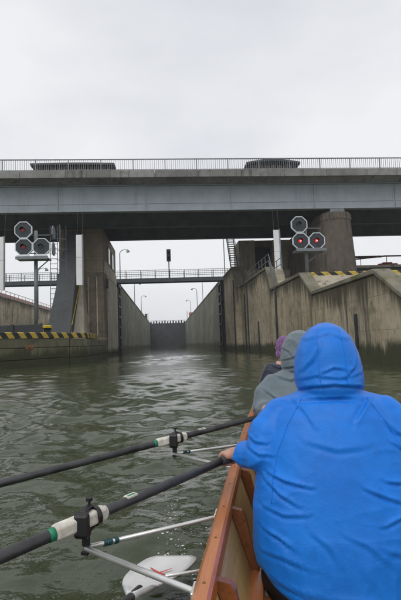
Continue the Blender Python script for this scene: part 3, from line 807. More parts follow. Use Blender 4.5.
for (x, y, h, lab) in ((7.6, 58.5, 7.4, 'thin mast beside the steel stair at the right end of the footbridge'), (7.8, 97, 5.6, 'thin mast on the right chamber wall beyond the footbridge')):
    T = thing('mast', lab, 'mast', (x, y, 8.8))
    MB().tube([(x, y, 8.8), (x, y, 8.8+h)], [.07, .04], 8).build('pole', 'steel', T)
    MB().box(x-.12, x+.12, y-.12, y+.12, 8.8, 9.05).build('base', 'steel', T)
# ------------------------------------------------------------------ rowing boat (boat frame: x across, y along, camera above x=0,y=0)
CX = .24
def lift(y): return .10*max(0, abs(y-.7)/6.4)**3
def hw(y): return .412*max(0.0, 1-((y-.7)/6.4)**2)**.6+.004
SEC = [(0, -.12), (.38, -.085), (.62, .03), (.82, .2), (.985, .40)]
BT = thing('rowing_boat', 'varnished wooden rowing boat with mahogany gunwales in the foreground', 'boat', (CX, 1.0, 0), boat=True)
ys = [-5.65+i*(12.7/46) for i in range(47)]
def skin(off, mat, name):
    for s in (-1, 1):
        vs = []; fs = []
        for y in ys:
            h = hw(y)
            for (a, z) in SEC: vs.append((CX+s*max(0, a*h-off), y, z+(off if a < .5 else 0)+.10*max(0, abs(y-.7)/6.4)**3))
        n = len(SEC)
        for i in range(len(ys)-1):
            for k in range(n-1): fs.append((i*n+k, (i+1)*n+k, (i+1)*n+k+1, i*n+k+1))
        MB().add(vs, fs).build(name, mat, BT, smooth=True)
skin(0.0, 'mahogany_dark', 'hull_side'); skin(.014, 'ply', 'inner_lining')
def lift(y): return .10*max(0, abs(y-.7)/6.4)**3
for s in (-1, 1):
    vs = []; fs = []
    for y in ys:
        h = hw(y); xo = CX+s*(h+.012); xi = CX+s*max(.002, h-.034); z = lift(y)
        vs += [(xo, y, .375+z), (xi, y, .375+z), (xi, y, .425+z), (xi+s*.008, y, .433+z), (xo-s*.010, y, .433+z), (xo, y, .422+z)]
    for i in range(len(ys)-1):
        for k in range(6): fs.append((i*6+k, i*6+(k+1) % 6, (i+1)*6+(k+1) % 6, (i+1)*6+k))
    MB().add(vs, fs).build('gunwale', 'mahogany', BT)
    vs = []; fs = []
    yy = [y for y in ys if -4 < y < 5.6]
    for y in yy:
        h = hw(y); x1 = CX+s*max(.02, .80*h); x0 = CX+s*max(.01, .80*h-.055); z = .155+lift(y)
        vs += [(x1, y, z), (x0, y, z), (x0, y, z+.028), (x1, y, z+.028)]
    for i in range(len(yy)-1):
        for k in range(4): fs.append((i*4+k, i*4+(k+1) % 4, (i+1)*4+(k+1) % 4, (i+1)*4+k))
    MB().add(vs, fs).build('stringer', 'mahogany', BT)
    for i in range(17):
        y = -3.42+i*.52; h = hw(y); z = lift(y)
        vs = []; fs = []
        prof_ = [(.60, .03, .0), (.81, .2, .0), (.96, .385, .0), (.985, .40, .0)]
        for (yy0) in (y-.013, y+.013):
            for (a, zz, _) in prof_:
                vs.append((CX+s*(a*h-.012), yy0, zz+z))
            for (a, zz, _) in prof_[::-1]:
                vs.append((CX+s*(a*h-.012-(.026 if zz < .35 else .05)), yy0, zz+z-(.0 if zz < .35 else .012)))
        n = 8
        fs = [tuple(range(n)), tuple(range(n, 2*n))[::-1]]+[(k, (k+1) % n, n+(k+1) % n, n+k) for k in range(n)]
        MB().add(vs, fs).build('rib', 'mahogany_dark', BT)
M['brass'] = painted('brass', (.35, .22, .08), .4, .8, .3, 30)
scm = shared(MB().tube([(0, 0, 0), (0, 0, .0022)], .0042, 10), 'screw', 'brass')
for s_ in (-1, 1):
    for i in range(16):
        y = .9+i*.26; o_ = bpy.data.objects.new('screw', scm); col.objects.link(o_); o_.parent = BT
        o_.location = (s_*(hw(y)-.012), y-1.0, .4325+lift(y))
# floor boards
for j in range(5):
    vs = []; fs = []
    for y in ys:
        h = hw(y)*.64
        a = -h+2*h*(j+.03)/5; b_ = -h+2*h*(j+.97)/5
        vs += [(CX+a, y, .045+lift(y)), (CX+b_, y, .045+lift(y)), (CX+b_, y, .06+lift(y)), (CX+a, y, .06+lift(y))]
    for i in range(len(ys)-1):
        for k in range(4): fs.append((i*4+k, i*4+(k+1) % 4, (i+1)*4+(k+1) % 4, (i+1)*4+k))
    MB().add(vs, fs).build('floor_board', 'ply', BT)
MB().prism([(CX-.23, .04), (CX+.23, .04), (CX+.23, .042), (CX-.23, .042)], 'y', -4, 5.5).build('bilge', 'mahogany_dark', BT)
for y in (-4.0, 5.3):   # end decks
    vs = []; e = [q for q in ys if (q < y+.2 if y < 0 else q > y-.2)]
    for q in e: vs += [(CX-hw(q)*.97, q, .40+lift(q)), (CX+hw(q)*.97, q, .40+lift(q))]
    MB().add(vs, [(2*i, 2*i+1, 2*i+3, 2*i+2) for i in range(len(e)-1)]).build('end_deck', 'mahogany', BT)
for y in (.35, 1.72, 2.98, 4.25):
    sm = MB().box(CX-.15, CX+.15, y-.12, y+.13, .175, .20).build('seat', 'mahogany', BT, bevel=.008)
    for s in (-1, 1):
        MB().box(CX+s*.13-.012, CX+s*.13+.012, y-.4, y+.45, .135, .16).build('slide_rail', 'alu', BT)
        MB().tube([(CX+s*.13, y-.06, .167), (CX+s*.13, y+.06, .167)], .012, 8).build('roller', 'blackplastic', sm)
    MB().box(CX-.30, CX+.30, y-.03, y+.03, .10, .133).build('thwart', 'mahogany', BT, bevel=.006)
    if y > 1:
        MB().box(CX-.24, CX+.24, y+.78, y+.80, .07, .30).build('foot_stretcher', 'mahogany', BT, bevel=.005)

def rigger(py, s, px=None):
    """outrigger with pin at boat x = CX+s*.757"""
    X = CX+s*.757 if px is None else px
    p = Vector((X, py, .43)); g = lambda y: CX+s*(hw(y)-.0)
    ya, yb = py+.34, py-.17
    A = MB().tube([p, (g(ya), ya, .40), (g(ya)-s*.004, ya+.003, .3995)], .0066, 10).build('outrigger', 'alu', BT, smooth=True)
    MB().tube([p+Vector((0, 0, -.004)), (g(yb), yb, .40), (g(yb)-s*.004, yb-.002, .3995)], .0082, 10).build('main_stay', 'alu', A, smooth=True)
    q = p.lerp(Vector((g(yb), yb, .40)), .72)
    MB().tube([q+Vector((0, .015, .0)), (g(py+.05), py+.02, .37), (g(py+.05)-s*.02, py+.03, .36)], .004, 8).build('thin_stay', 'alu', A, smooth=True)
    for f in (.12, .15, .19):
        c = p.lerp(Vector((g(ya), ya, .40)), f); d_ = (Vector((g(ya), ya, .40))-p).normalized()
        MB().tube([c-d_*.006, c+d_*.006], .0098, 10).build('clamp', 'teal', A)
    for yq in (ya, yb):
        MB().box(min(g(yq)+s*.012, g(yq)+s*.02), max(g(yq)+s*.012, g(yq)+s*.02), yq-.03, yq+.03, .345, .415).build('hull_plate', 'alu', A, bevel=.002)
    MB().tube([p+Vector((0, 0, -.03)), p+Vector((0, 0, .11))], .0055, 10).build('pin', 'alu', A, smooth=True)
    # black oarlock gate
    K = MB()
    def bx(dx0, dx1, dy0, dy1, z0, z1): return MB().box(X+dx0, X+dx1, py+dy0, py+dy1, z0, z1)
    OL = bx(-.017, .019, -.026, .026, .474, .486).build('oarlock', 'blackplastic', A, bevel=.003)
    MB().prism([(py-.028, .462), (py-.008, .474), (py-.02, .49), (py-.021, .528), (py-.03, .540), (py-.044, .530), (py-.046, .474)], 'x', X-.019, X+.021).build('gate_horn', 'blackplastic', OL, bevel=.004)
    MB().prism([(py+.021, .470), (py+.036, .482), (py+.037, .528), (py+.028, .536), (py+.021, .526)], 'x', X-.018, X+.020).build('gate_horn', 'blackplastic', OL, bevel=.004)
    MB().prism([(py-.034, .5275), (py+.038, .5275), (py+.034, .538), (py-.026, .542)], 'x', X-.010, X+.012).build('gate_bar', 'blackplastic', OL, bevel=.003)
    MB().tube([(X, py+.029, .538), (X, py+.029, .552)], .004, 8).build('gate_screw', 'blackplastic', OL)
    MB().tube([(X, py+.029, .549), (X, py+.029, .558)], .010, 10).build('gate_knob', 'blackplastic', OL)
    MB().tube([(X, py, .436), (X, py, .472)], .012, 10).build('bushing', 'blackplastic', OL)
    MB().prism([(X-.012, py-.014), (X+.012, py-.014), (X+.012, py+.014), (X-.012, py+.014)], 'z', .412, .424).build('foot_nut', 'blackplastic', OL, bevel=.003)

def frame_from(a, roll=0.0):
    """matrix with +X along a, Z as up as possible"""
    a = a.normalized(); z = Vector((0, 0, 1)); z = (z-a*z.dot(a)).normalized(); y = z.cross(a)
    m = Matrix((a, y, z)).transposed().to_4x4()
    return m @ Matrix.Rotation(roll, 4, 'X')

def oar(H, P, label, inboard=None, total=2.9, feather=0.0, mark=True):
    """scull through hand point H and oarlock P (boat frame); local x runs from grip to blade"""
    H, P = Vector(H), Vector(P); a = (P-H).normalized(); ib = inboard or ((P-H).length+.075)
    start = P-a*ib
    o = thing('oar', label, 'oar', (0, 0, 0), 'sculling oars', boat=True)
    o.matrix_world = RB @ Matrix.Translation(start) @ frame_from(a, feather)
    MB().tube([(.11, 0, 0), (.3, 0, 0), (ib-.1, 0, 0), (ib+.2, 0, 0), (total-.75, 0, 0), (total-.46, 0, 0)], [.0145, .0150, .0162, .0168, .0165, .0125], 16).build('shaft', 'carbon', o, smooth=True)
    MB().tube([(0, 0, 0), (.008, 0, 0), (.13, 0, 0)], [.0135, .0165, .0165], 14).build('grip', 'grip', o, smooth=True)
    # squared white sleeve with collar and green band
    vs = []; fs = []; pr = [(.020, .027), (-.020, .027), (-.0265, .018), (-.0265, -.018), (-.019, -.0265), (.019, -.0265), (.0265, -.018), (.0265, .018)]
    for x, q in ((ib-.066, .62), (ib-.058, .74), (ib+.092, .74), (ib+.10, .66)):
        vs += [(x, y*q, z*q) for y, z in pr]
    for i in range(3): fs += [(i*8+k, i*8+(k+1) % 8, (i+1)*8+(k+1) % 8, (i+1)*8+k) for k in range(8)]
    fs += [tuple(range(8))[::-1], tuple(range(24, 32))]
    S_ = MB().add(vs, fs).build('sleeve', 'sleeve', o, bevel=.002)
    for zz in (-.008, .008):
        MB().box(ib+.028, ib+.088, -.0212, -.0195, zz-.002, zz+.002).build('ridge', 'sleeve', S_)
    MB().tube([(ib-.068, 0, 0), (ib-.05, 0, 0)], .0186, 16).build('sleeve_wrap', 'sleeve', S_, smooth=True)
    MB().tube([(ib-.040, 0, 0), (ib-.028, 0, 0)], .028, 18).build('collar', 'blackplastic', o)
    MB().tube([(ib+.10, 0, 0), (ib+.118, 0, 0)], .0182, 16).build('band', 'green', o, smooth=True)
    MB().box(ib-.185, ib-.145, -.012, .012, .0120, .0172).build('sticker', 'sleeve', o)
    MB().box(ib-.18, ib-.15, -.004, .006, .0173, .0177).build('sticker_mark', 'green', o)
    # hatchet blade, slightly dished
    L0 = total-.55; kx_ = [0, .05, .12, .2, .3, .4, .465, .49, .5]
    ku = [.014, .038, .078, .10, .108, .106, .098, .086, .07]; kd = [-.014, -.033, -.064, -.094, -.112, -.118, -.113, -.10, -.08]
    xs_ = [.5*(i/24)**.9 for i in range(25)]
    cs = lambda ks: [float(np.interp(x, kx_, ks)) for x in xs_]
    sm_ = lambda v: [v[0]]+[(v[i-1]+2*v[i]+v[i+1])/4 for i in range(1, len(v)-1)]+[v[-1]]
    up, dn = sm_(sm_(cs(ku))), sm_(sm_(cs(kd)))
    xs_ = [x*1.1 for x in xs_]
    vs = []; fs = []
    for x, u_, d_ in zip(xs_, up, dn):
        for k in range(7):
            q = k/6; y = d_+(u_-d_)*q; dish = .018*math.sin(math.pi*min(1, x/.55))*(1-(2*q-1)**2)
            vs.append((L0+x, y, .006-dish+(.008 if x < .1 else 0)))
        for k in range(7):
            q = k/6; y = d_+(u_-d_)*q; dish = .018*math.sin(math.pi*min(1, x/.55))*(1-(2*q-1)**2)
            vs.append((L0+x, y, -.001-dish-(.006 if x < .1 else 0)))
    for i in range(len(xs_)-1):
        for k in range(6):
            a0 = i*14+k; b0 = (i+1)*14+k
            fs.append((a0, b0, b0+1, a0+1)); fs.append((a0+7, a0+8, b0+8, b0+7))
        fs.append((i*14, i*14+7, (i+1)*14+7, (i+1)*14)); fs.append((i*14+6, (i+1)*14+6, (i+1)*14+13, i*14+13))
    e = (len(xs_)-1)*14
    for k in range(6): fs.append((e+k, e+7+k, e+8+k, e+1+k)); fs.append((k, k+1, k+8, k+7))
    Bd = MB().add(vs, fs).build('blade', 'blade', o, smooth=True)
    if mark:
        def dishz(x, y): 
            q = min(1, max(0, (y+.1)/.2)); return .006-.018*math.sin(math.pi*min(1, x/.55))*(1-(2*q-1)**2)
        for (x0_, y0_, x1_, y1_) in ((.26, -.05, .37, .045), (.27, .04, .36, -.045)):
            vs = []; fs = []; d2 = Vector((x1_-x0_, y1_-y0_)).normalized(); nn2 = Vector((-d2.y, d2.x))*.0075
            for i in range(9):
                q = i/8; x = x0_+(x1_-x0_)*q; y = y0_+(y1_-y0_)*q; tw = 1-.55*abs(2*q-1)
                for sg in (-1, 1):
                    xx, yy_ = x+nn2.x*sg*tw, y+nn2.y*sg*tw
                    vs.append((L0+xx, yy_, dishz(xx, yy_)+.007))
            MB().add(vs, [(2*i, 2*i+1, 2*i+3, 2*i+2) for i in range(8)]).build('blade_mark', 'bladered', Bd)
    return o

P1L, P2L = Vector((-.525, 1.345, .505)), Vector((-.478, 2.475, .505))
H1L = Vector((-.145, 1.87, .553)); a2 = Vector((-1.15, 1.99, .42))-P2L
H2L = P2L-a2.normalized()*.62
mir = lambda v: Vector((2*CX-v.x, v.y, v.z))
rigger(1.345, -1, -.525); rigger(2.475, -1, -.478); rigger(.13, -1, -.52)
rigger(1.345, 1, 2*CX+.525); rigger(2.475, 1, 2*CX+.478)
oar(H1L, P1L, 'nearest dark oar with white sleeve, in the blue jacket rower\'s left hand')
oar(H2L, P2L, 'farther dark oar crossing to the left edge, held by the rower in grey')
oar(mir(H1L), mir(P1L), 'oar on the right side of the boat, held by the rower in blue')
oar(mir(H2L), mir(P2L), 'oar on the right side of the boat, held by the rower in grey')
oar((-.558, -.71, .675), (-.515, .13, .50), 'oar trailing alongside, white blade with red cross lying on the water', inboard=.86, total=2.82, feather=R(-3))

# foam bubbles trailing from the blade and along the hull
fm = MB()
def bub(x, y, r):
    p = RB @ Vector((x, y, 0)); z = float(sum(wave(q, p.x, p.y) for q in WAVES)*gusts(p.x, p.y))
    fm.ell((p.x, p.y, z+.001), (r*random.uniform(.8, 2.0), r*random.uniform(.8, 2.0), r*.35), 7, 4)
for i in range(120):
    q = random.random()**.8; bub(-.63+.2*q+random.gauss(0, .035), 3.2-1.15*q+random.gauss(0, .04), random.choice((.0016, .002, .0025, .003, .0045)))
for i in range(60):
    q = random.random(); bub(-.30+random.gauss(0, .03), 1.95+q*1.0, random.choice((.002, .003, .005)))
for i in range(60):
    th = random.uniform(0, 6.28); bub(-.43+.14*math.cos(th)+random.gauss(0, .012), 1.98+.2*math.sin(th)+random.gauss(0, .012), random.choice((.002, .003, .004)))
M['foam'] = painted('foam', (.72, .74, .71), .6, 0, .1, 30)
fo = fm.build('foam', 'foam', smooth=True); fo['kind'] = 'stuff'; fo['label'] = 'white foam bubbles drifting on the water beside the boat'; fo['category'] = 'foam'
# ------------------------------------------------------------------ people
def remesh(mb, voxel, it=6, fac=.5):
    me = mb.mesh('tmp'); ob = bpy.data.objects.new('tmp', me); col.objects.link(ob)
    m1 = ob.modifiers.new('r', 'REMESH'); m1.mode = 'VOXEL'; m1.voxel_size = voxel
    m2 = ob.modifiers.new('s', 'SMOOTH'); m2.factor = fac; m2.iterations = it
    dg = bpy.context.evaluated_depsgraph_get(); dg.update()
    r = bpy.data.meshes.new_from_object(ob.evaluated_get(dg))
    bpy.data.objects.remove(ob); bpy.data.meshes.remove(me)
    return r
def co(me):
    a = np.empty(len(me.vertices)*3); me.vertices.foreach_get('co', a); return a.reshape(-1, 3)
def no(me):
    a = np.empty(len(me.vertices)*3); me.vertex_normals.foreach_get('vector', a); return a.reshape(-1, 3)
def setco(me, a): me.vertices.foreach_set('co', a.ravel()); me.update()
def smooth(me):
    me.polygons.foreach_set('use_smooth', np.ones(len(me.polygons), bool)); me.update()
def sections(mb, secs, n=28):
    """stacked super-elliptical rings (x half, y half, z, y centre, x centre)"""
    vs = []; fs = []
    for (a, b_, z, yc) in secs:
        for k in range(n):
            th = 2*math.pi*k/n; c, s = math.cos(th), math.sin(th)
            vs.append((a*math.copysign(abs(c)**.85, c), yc+b_*math.copysign(abs(s)**.85, s), z))
    for i in range(len(secs)-1):
        for k in range(n): fs.append((i*n+k, i*n+(k+1) % n, (i+1)*n+(k+1) % n, (i+1)*n+k))
    fs += [tuple(range(n))[::-1], tuple(range((len(secs)-1)*n, len(secs)*n))]
    return mb.add(vs, fs)
def hand(mb, H, a, W, side):
    """fingers closed round a grip with axis a at H; W = wrist"""
    a = a.normalized(); up = (Vector((0, 0, 1))-a*a.z).normalized(); f = a.cross(up)
    if f.y < 0: f = -f
    rh = .0245
    lens = [(-95), (-120), (-110), (-80)]
    for i in range(4):
        c = H+a*((i-1.5)*.0205)
        pts = [W.lerp(c+(f*math.cos(R(135))+up*math.sin(R(135)))*rh, .25)]
        for th in np.linspace(140, lens[i], 7): pts.append(c+(f*math.cos(R(th))+up*math.sin(R(th)))*rh)
        mb.chain(pts, [.016, .0125, .0105, .0098, .0092, .0088, .0084, .0078])
    k = H+(f*math.cos(R(150))+up*math.sin(R(150)))*rh
    mb.chain([W, W.lerp(k, .55), k], [.027, .025, .016])
    th0 = H-a*.044*1.0
    pts = [W.lerp(k, .35)]+[th0+(f*math.cos(R(t_))+up*math.sin(R(t_)))*rh for t_ in (190, 235, 275)]
    mb.chain(pts, [.018, .0135, .0115, .0095])
def head(mb, c, turn=0.0):
    cx, cy, cz = c
    q = lambda dx, dy, dz: (cx+dx*math.cos(turn)-dy*math.sin(turn), cy+dx*math.sin(turn)+dy*math.cos(turn), cz+dz)
    mb.ell(q(0, -.008, .025), (.076, .094, .092)); mb.ell(q(0, .02, -.045), (.058, .066, .072))
    mb.ell(q(0, .058, -.09), (.028, .026, .022)); mb.ell(q(0, .082, .03), (.05, .016, .012))
    mb.chain([q(0, .088, .018), q(0, .108, -.018)], [.008, .014]); mb.ell(q(.012, .096, -.022), (.009, .01, .008)); mb.ell(q(-.012, .096, -.022), (.009, .01, .008))
    mb.ell(q(0, .083, -.052), (.024, .011, .006)); mb.ell(q(0, .081, -.062), (.021, .011, .007))
    for s in (-1, 1):
        mb.ell(q(s*.04, .062, -.02), (.022, .024, .02)); mb.ell(q(s*.078, -.008, -.005), (.01, .02, .032))
    mb.chain([(cx, cy-.012, cz-.05), (cx*.5, .07, .74)], [.052, .058])

TORSO = [(.280, .186, .238, -.01), (.298, .192, .262, -.01), (.304, .19, .31, 0), (.300, .178, .42, .02), (.282, .166, .55, .042), (.258, .150, .655, .06), (.230, .132, .725, .072), (.180, .108, .780, .082), (.105, .088, .815, .09)]
LEGS = [((.10, .02, .27), (.14, .45, .45), (.12, .74, .20)), (.085, .066, .045)]
def arm_pts(H, side, rowing=True):
    sh = Vector((side*.178, .075, .712))
    if rowing:
        el = Vector((side*.262, .012, .592)); Hh = Vector(H); wr = el.lerp(Hh, .72)+Vector((0, 0, .012))
    else:
        el = Vector((side*.27, .10, .50)); wr = Vector((side*.11, .30, .40))
    return sh, el, wr
HC = (0, .135, .93)
def make_body(HL, HR, aL, aR, rowing=True, turn=0.0, hc=HC):
    mb = MB()
    sections(mb, [(a*.82, b_*.80, max(z, .215), yc) for a, b_, z, yc in TORSO[1:]])
    for s, H, a in ((-1, HL, aL), (1, HR, aR)):
        sh, el, wr = arm_pts(H, s, rowing)
        mb.chain([sh, el, wr], [.052, .042, .028])
        if rowing: hand(mb, Vector(H), Vector(a), wr, s)
        else:
            for i in range(4):
                k = wr+Vector((-s*.03, .055+.0, -.004))+Vector((s*(i-1.5)*.018, -.004*i, 0))
                mb.chain([wr, k, k+Vector((-s*.018, .03, -.012)), k+Vector((-s*.026, .045, -.034))], [.022, .0125, .0095, .008])
            mb.chain([wr, wr+Vector((-s*.045, .02, .012)), wr+Vector((-s*.06, .05, .008))], [.02, .013, .009])
    for s in (-1, 1):
        p, r_ = LEGS; pts = [(s*q[0], q[1], q[2]) for q in p]
        mb.chain(pts, [x*.85 for x in r_])
        mb.chain([pts[-1], (s*.12, .78, .11), (s*.12, .88, .19)], [.04, .042, .03])
    head(mb, hc, turn)
    me = remesh(mb, .0062, 3, .4); smooth(me); me.materials.append(M['skin']); return me
def px2l(px, py, y=1.57):
    hz = 344-.035*(px-166)
    return ((px-262)/470*y-CX, 1-(py-hz)/470*y)
def fold(V, Nn, pts, wdt, amp, side=-1):
    """raise a ridge with a groove below it along a polyline given in local x,z on the back"""
    P = [np.array(p) for p in pts]; best = np.full(len(V), 9.); sg = np.zeros(len(V)); tt = np.zeros(len(V)); tot = len(P)-1
    for i in range(tot):
        a, b_ = P[i], P[i+1]; d = b_-a; l2 = d@d
        q = np.clip(((V[:, 0]-a[0])*d[0]+(V[:, 2]-a[1])*d[1])/l2, 0, 1)
        ex = V[:, 0]-a[0]-q*d[0]; ez = V[:, 2]-a[1]-q*d[1]; dist = np.hypot(ex, ez)
        nrm = (-d[1]*ex+d[0]*ez)/math.sqrt(l2)
        mk = dist < best; best[mk] = dist[mk]; sg[mk] = np.sign(nrm[mk]); tt[mk] = (i+q[mk])/tot
    sd_ = best*sg; end = np.sin(np.pi*np.clip(tt, .06, .94))**.6
    prof_ = 1.15*np.exp(-np.abs(sd_)/(wdt*.8))-1.1*np.exp(-((sd_+1.3*wdt)/(wdt*.7))**2)
    msk = np.clip((-Nn[:, 1]*1.0+.25)/.5, 0, 1)
    return (amp*prof_*end*msk)[:, None]*Nn
def wrinkle(me, seed, amp, folds=(), loose=1.0):
    V = co(me); Nn = no(me); D = np.zeros(len(V))
    off = Vector((seed*3.1, seed*1.7, seed*.9))
    for i, v in enumerate(V):
        p = Vector((v[0]*3.2, v[1]*3.2, v[2]*7.5))+off
        q = Vector((v[0]*9, v[1]*9, v[2]*17))+off
        wv_ = mnoise.noise_vector(p*.7)*.55
        r1 = max(0, 1-abs(mnoise.noise(p*1.15+wv_))*2.1); r2 = max(0, 1-abs(mnoise.noise(q*1.1+wv_))*2.0)
        gate_ = min(1, max(0, mnoise.noise(p*.55+off)*2.2+.45))
        D[i] = gate_*(r1**5*.9+.45*r2**4)+.35*mnoise.noise(p*.6)
    fade = np.where(V[:, 2] > .84, .55, 1.0)
    V2 = V+Nn*(D*amp*fade)[:, None]
    for pts, wd_, am in folds: V2 = V2+fold(V, Nn, pts, wd_, am)
    setco(me, V2); smooth(me)
def make_jacket(H, rowing, hood, folds, seed, amp):
    mb = MB(); sections(mb, TORSO if hood else TORSO[:-1])
    for s in (-1, 1):
        Hh = Vector((s*abs(H[0]), H[1], H[2])); sh, el, wr = arm_pts(Hh, s, rowing)
        cf = el.lerp(wr, .55)
        mb.chain([sh+Vector((-s*.05, 0, .012)), sh, sh.lerp(el, .5)+Vector((s*.014, 0, .012)), el, cf], [.080, .080, .073, .058, .044])
        d_ = (wr-el).normalized(); mb.tube([cf-d_*.012, cf+d_*.03], [.050, .0495], 18)
    if hood:
        vs = MB()
        sections(mb, [(.09, .095, .775, .095), (.112, .128, .808, .10), (.126, .145, .838, .11), (.127, .150, .875, .12), (.121, .149, .92, .128), (.110, .142, .962, .132), (.092, .124, 1.004, .132), (.06, .087, 1.04, .13), (.02, .03, 1.060, .125)])
    else:
        sections(mb, [(.10, .09, .765, .085), (.085, .08, .80, .095), (.08, .075, .822, .10)])
    me = remesh(mb, .0062, 14, .5)
    V = co(me)   # tail of the jacket hangs lower at the middle of the back
    k_ = np.clip((.36-V[:, 2])/.11, 0, 1)*np.clip(1-(V[:, 0]/.27)**2, 0, 1)*np.clip((.02-V[:, 1])/.1, 0, 1)
    V[:, 2] -= .095*k_; V[:, 1] -= .012*k_; setco(me, V)
    wrinkle(me, seed, amp, folds)
    bm = bmesh.new(); bm.from_mesh(me)
    kill = []
    for f in bm.faces:
        c = f.calc_center_median()
        if hood and c.y > .165 and ((c.x/.078)**2+((c.z-.925)/.098)**2) < 1: kill.append(f)
    bmesh.ops.delete(bm, geom=kill, context='FACES')
    bm.to_mesh(me); bm.free(); smooth(me)
    return me
def make_trousers():
    mb = MB()
    mb.ell((0, .0, .215), (.2, .185, .085)); mb.ell((-.14, -.02, .205), (.145, .165, .10)); mb.ell((.14, -.02, .205), (.145, .165, .10))
    for s in (-1, 1):
        p, r_ = LEGS; pts = [(s*q[0], q[1], q[2]) for q in p]
        mb.chain(pts, [r_[0]+.012, r_[1]+.012, r_[2]+.014])
    me = remesh(mb, .011, 6); wrinkle(me, 4, .008); return me
def make_shoe():
    mb = MB()
    mb.chain([(0, .745, .145), (0, .80, .115), (0, .885, .20)], [.05, .05, .038]); me = remesh(mb, .009, 4); smooth(me); me.materials.append(M['black']); return me
F_ = lambda *p: [px2l(*q) for q in p]
FB = [
    (F_((286, 396), (310, 388), (335, 385), (360, 387), (380, 394)), .0075, .008),
    (F_((296, 383), (315, 377), (340, 379), (366, 374)), .007, .004),
    (F_((303, 372), (314, 360), (321, 345)), .008, .006), (F_((345, 378), (357, 368), (362, 350)), .007, .007),
    (F_((318, 376), (335, 368), (352, 371)), .006, .005), (F_((310, 338), (333, 332), (352, 338)), .009, .004),
    (F_((284, 405), (310, 400), (340, 398), (372, 400)), .009, .006),
    (F_((374, 398), (362, 412), (352, 424)), .010, .007), (F_((292, 402), (304, 414), (312, 428)), .010, .005),
    (F_((262, 474), (280, 479), (303, 482)), .007, .010), (F_((258, 480), (274, 492), (290, 499)), .008, .007),
    (F_((256, 505), (275, 509), (298, 506)), .008, .006), (F_((254, 525), (270, 529), (285, 537)), .007, .008),
    (F_((253, 545), (272, 545), (300, 551)), .008, .006), (F_((258, 566), (300, 572), (345, 573), (395, 577)), .010, .006),
    (F_((352, 480), (372, 488), (398, 496)), .008, .008), (F_((372, 474), (386, 476), (402, 472)), .007, .008),
    (F_((366, 512), (382, 505), (402, 506)), .008, .008), (F_((362, 530), (382, 536), (402, 530)), .008, .006),
    (F_((330, 520), (350, 527), (372, 545)), .010, .004), (F_((300, 520), (315, 530), (324, 546)), .010, .004),
    (F_((300, 440), (330, 447), (360, 443)), .012, .003), (F_((240, 438), (250, 446), (262, 447)), .007, .007), (F_((242, 452), (254, 458), (268, 458)), .007, .007),
    (F_((380, 420), (392, 432), (402, 436)), .008, .006), (F_((384, 440), (394, 446), (404, 446)), .007, .006)]
def place(name, label, x, y, rz=0.0, scale=1.0):
    o = thing(name, label, 'person', (0, 0, 0), boat=True)
    o.matrix_world = RB @ Matrix.Translation((x, y, 0)) @ Matrix.Rotation(rz, 4, 'Z') @ Matrix.Diagonal((scale, 1, 1, 1))
    return o
def part(name, me, parent, mat=None):
    if mat:
        me = me.copy(); me.materials.clear(); me.materials.append(M[mat])
    o = bpy.data.objects.new(name, me); col.objects.link(o); o.parent = parent; return o
S1 = 1.72
HLl = H1L-Vector((CX, S1, 0)); aL = (P1L-H1L)
HRl = Vector((-HLl.x, HLl.y, HLl.z)); aR = Vector((-aL.x, aL.y, aL.z))
body = make_body(HLl, HRl, aL, aR)
jac1 = make_jacket(HLl, True, True, FB, 1, .0062)
trs = make_trousers(); shoe = make_shoe()
def eyes(o, turn=0):
    for s in (-1, 1):
        e = MB().ell((HC[0]+s*.031, HC[1]+.075, HC[2]+.008), (.012, .012, .011)); me = e.mesh('eye', smooth=True); me.materials.append(M['eye']); part('eye', me, o)
def shoes(o):
    for s in (-1, 1): part('shoe', shoe, o).location = (s*.12, 0, 0)
p1 = place('person', 'rower in bright blue hooded rain jacket seen from behind', CX, S1)
part('body', body, p1); part('jacket', jac1, p1, 'blue'); part('trousers', trs, p1, 'black'); shoes(p1); eyes(p1)
from mathutils.bvhtree import BVHTree
def seam(parent, me, pts, r=.0016, mat='blue_dark'):
    bm = bmesh.new(); bm.from_mesh(me); tr = BVHTree.FromBMesh(bm); bm.free(); P_ = []
    for a, b_ in zip(pts[:-1], pts[1:]):
        n = max(2, int(math.hypot(b_[0]-a[0], b_[1]-a[1])/.012))
        for i in range(n):
            q = i/n; h = tr.ray_cast(Vector((a[0]+(b_[0]-a[0])*q, -1, a[1]+(b_[1]-a[1])*q)), Vector((0, 1, 0)))
            if h[0] is not None: P_.append(h[0]+Vector((0, -.0004, 0)))
    if len(P_) > 2:
        m_ = MB().tube(P_, r, 6).mesh('seam', smooth=True); m_.materials.append(M[mat]); o = bpy.data.objects.new('seam', m_); col.objects.link(o); o.parent = parent
M['blue_dark'] = cloth('blue_seam', (.002, .075, .36), (.003, .09, .42), .5, sheen=.05)
J1 = [o for o in p1.children if o.name.startswith('jacket')][0]
hemz = .245
seam(J1, jac1, [(-.25, hemz+.012), (-.17, hemz-.022), (-.08, hemz-.058), (0, hemz-.068), (.08, hemz-.058), (.17, hemz-.022), (.25, hemz+.012)])
for s_ in (-1, 1):
    seam(J1, jac1, [(s_*.112, .79), (s_*.165, .71), (s_*.205, .62), (s_*.225, .54), (s_*.235, .45)], .0019, 'blue')
    seam(J1, jac1, [(s_*.046, .835), (s_*.047, .93), (s_*.043, 1.0), (s_*.034, 1.04)], .0019, 'blue')
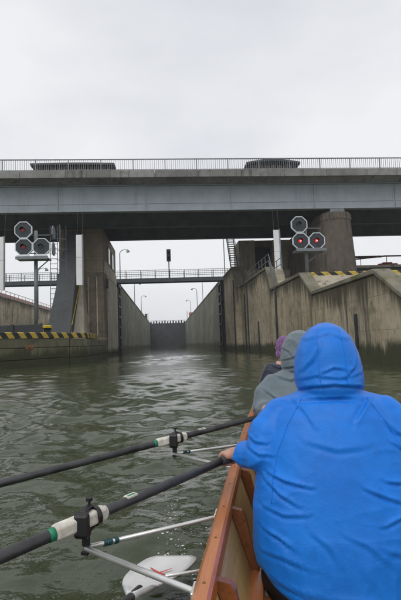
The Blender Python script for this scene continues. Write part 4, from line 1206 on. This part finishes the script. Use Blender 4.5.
# grey rower: same seat pose, hands at his own oar
S2 = 2.98
HL2 = H2L-Vector((CX, S2, 0)); HR2 = Vector((-HL2.x, HL2.y, HL2.z)); aL2 = P2L-H2L; aR2 = Vector((-aL2.x, aL2.y, aL2.z))
FG = [(F_((290, 392), (333, 384), (376, 392)), .009, .008), (F_((292, 378), (312, 372), (335, 362)), .009, .006), (F_((298, 352), (312, 360), (320, 374)), .009, .005),
      (F_((284, 405), (310, 412), (345, 404)), .009, .007), (F_((262, 430), (285, 445), (310, 448)), .01, .008), (F_((256, 470), (280, 482), (310, 480)), .01, .008)]
p2 = place('person', 'rower in grey hooded jacket partly hidden behind the blue one', CX, S2)
part('body', make_body(HL2, HR2, aL2, aR2), p2)
part('jacket', make_jacket(HL2, True, True, FG, 2, .010), p2, 'grey')
part('trousers', trs, p2, 'black'); shoes(p2); eyes(p2)
# third person, knitted hat
p3 = place('person', 'person in purple knitted hat and navy jacket beyond the grey rower', CX-.04, 4.25, 0, .80)
part('body', make_body((0, 0, 0), (0, 0, 0), (1, 0, 0), (1, 0, 0), False, R(38), (-.012, .128, .90)), p3)
part('jacket', make_jacket((.3, .1, .5), False, False, FG[3:], 3, .010), p3, 'navy')
part('trousers', trs, p3, 'black'); shoes(p3)
hm = MB(); sections(hm, [(.083, .10, .865, .125), (.093, .112, .885, .128), (.097, .116, .93, .128), (.094, .113, .965, .128), (.08, .096, 1.0, .127), (.05, .06, 1.028, .126), (.015, .018, 1.038, .125)])
hme = remesh(hm, .009, 5); V = co(hme); Nn = no(hme)
ang = np.arctan2(V[:, 1]-.128, V[:, 0]); setco(hme, V+Nn*(.0035*np.sin(ang*22)*np.clip((1.03-V[:, 2])/.03, 0, 1))[:, None]); smooth(hme)
part('hat', hme, p3, 'purple')
hb = MB(); sections(hb, [(.096, .114, .845, .124), (.101, .12, .86, .125), (.101, .12, .89, .127), (.097, .116, .905, .127)])
hbm = remesh(hb, .009, 4); smooth(hbm); part('hat_brim', hbm, p3, 'purple')

# ------------------------------------------------------------------ thin rainy air
hz = MB().box(-420, 420, -60, 520, -2.6, 24).mesh('haze')
m = bpy.data.materials.new('haze_air'); m.use_nodes = True; t = m.node_tree; t.nodes.clear()
pv = t.nodes.new('ShaderNodeVolumePrincipled'); pv.inputs['Color'].default_value = (.93, .95, 1, 1); pv.inputs['Density'].default_value = .00065
mo = t.nodes.new('ShaderNodeOutputMaterial'); t.links.new(pv.outputs[0], mo.inputs['Volume']); hz.materials.append(m)
ho = bpy.data.objects.new('haze', hz); col.objects.link(ho); ho['kind'] = 'stuff'
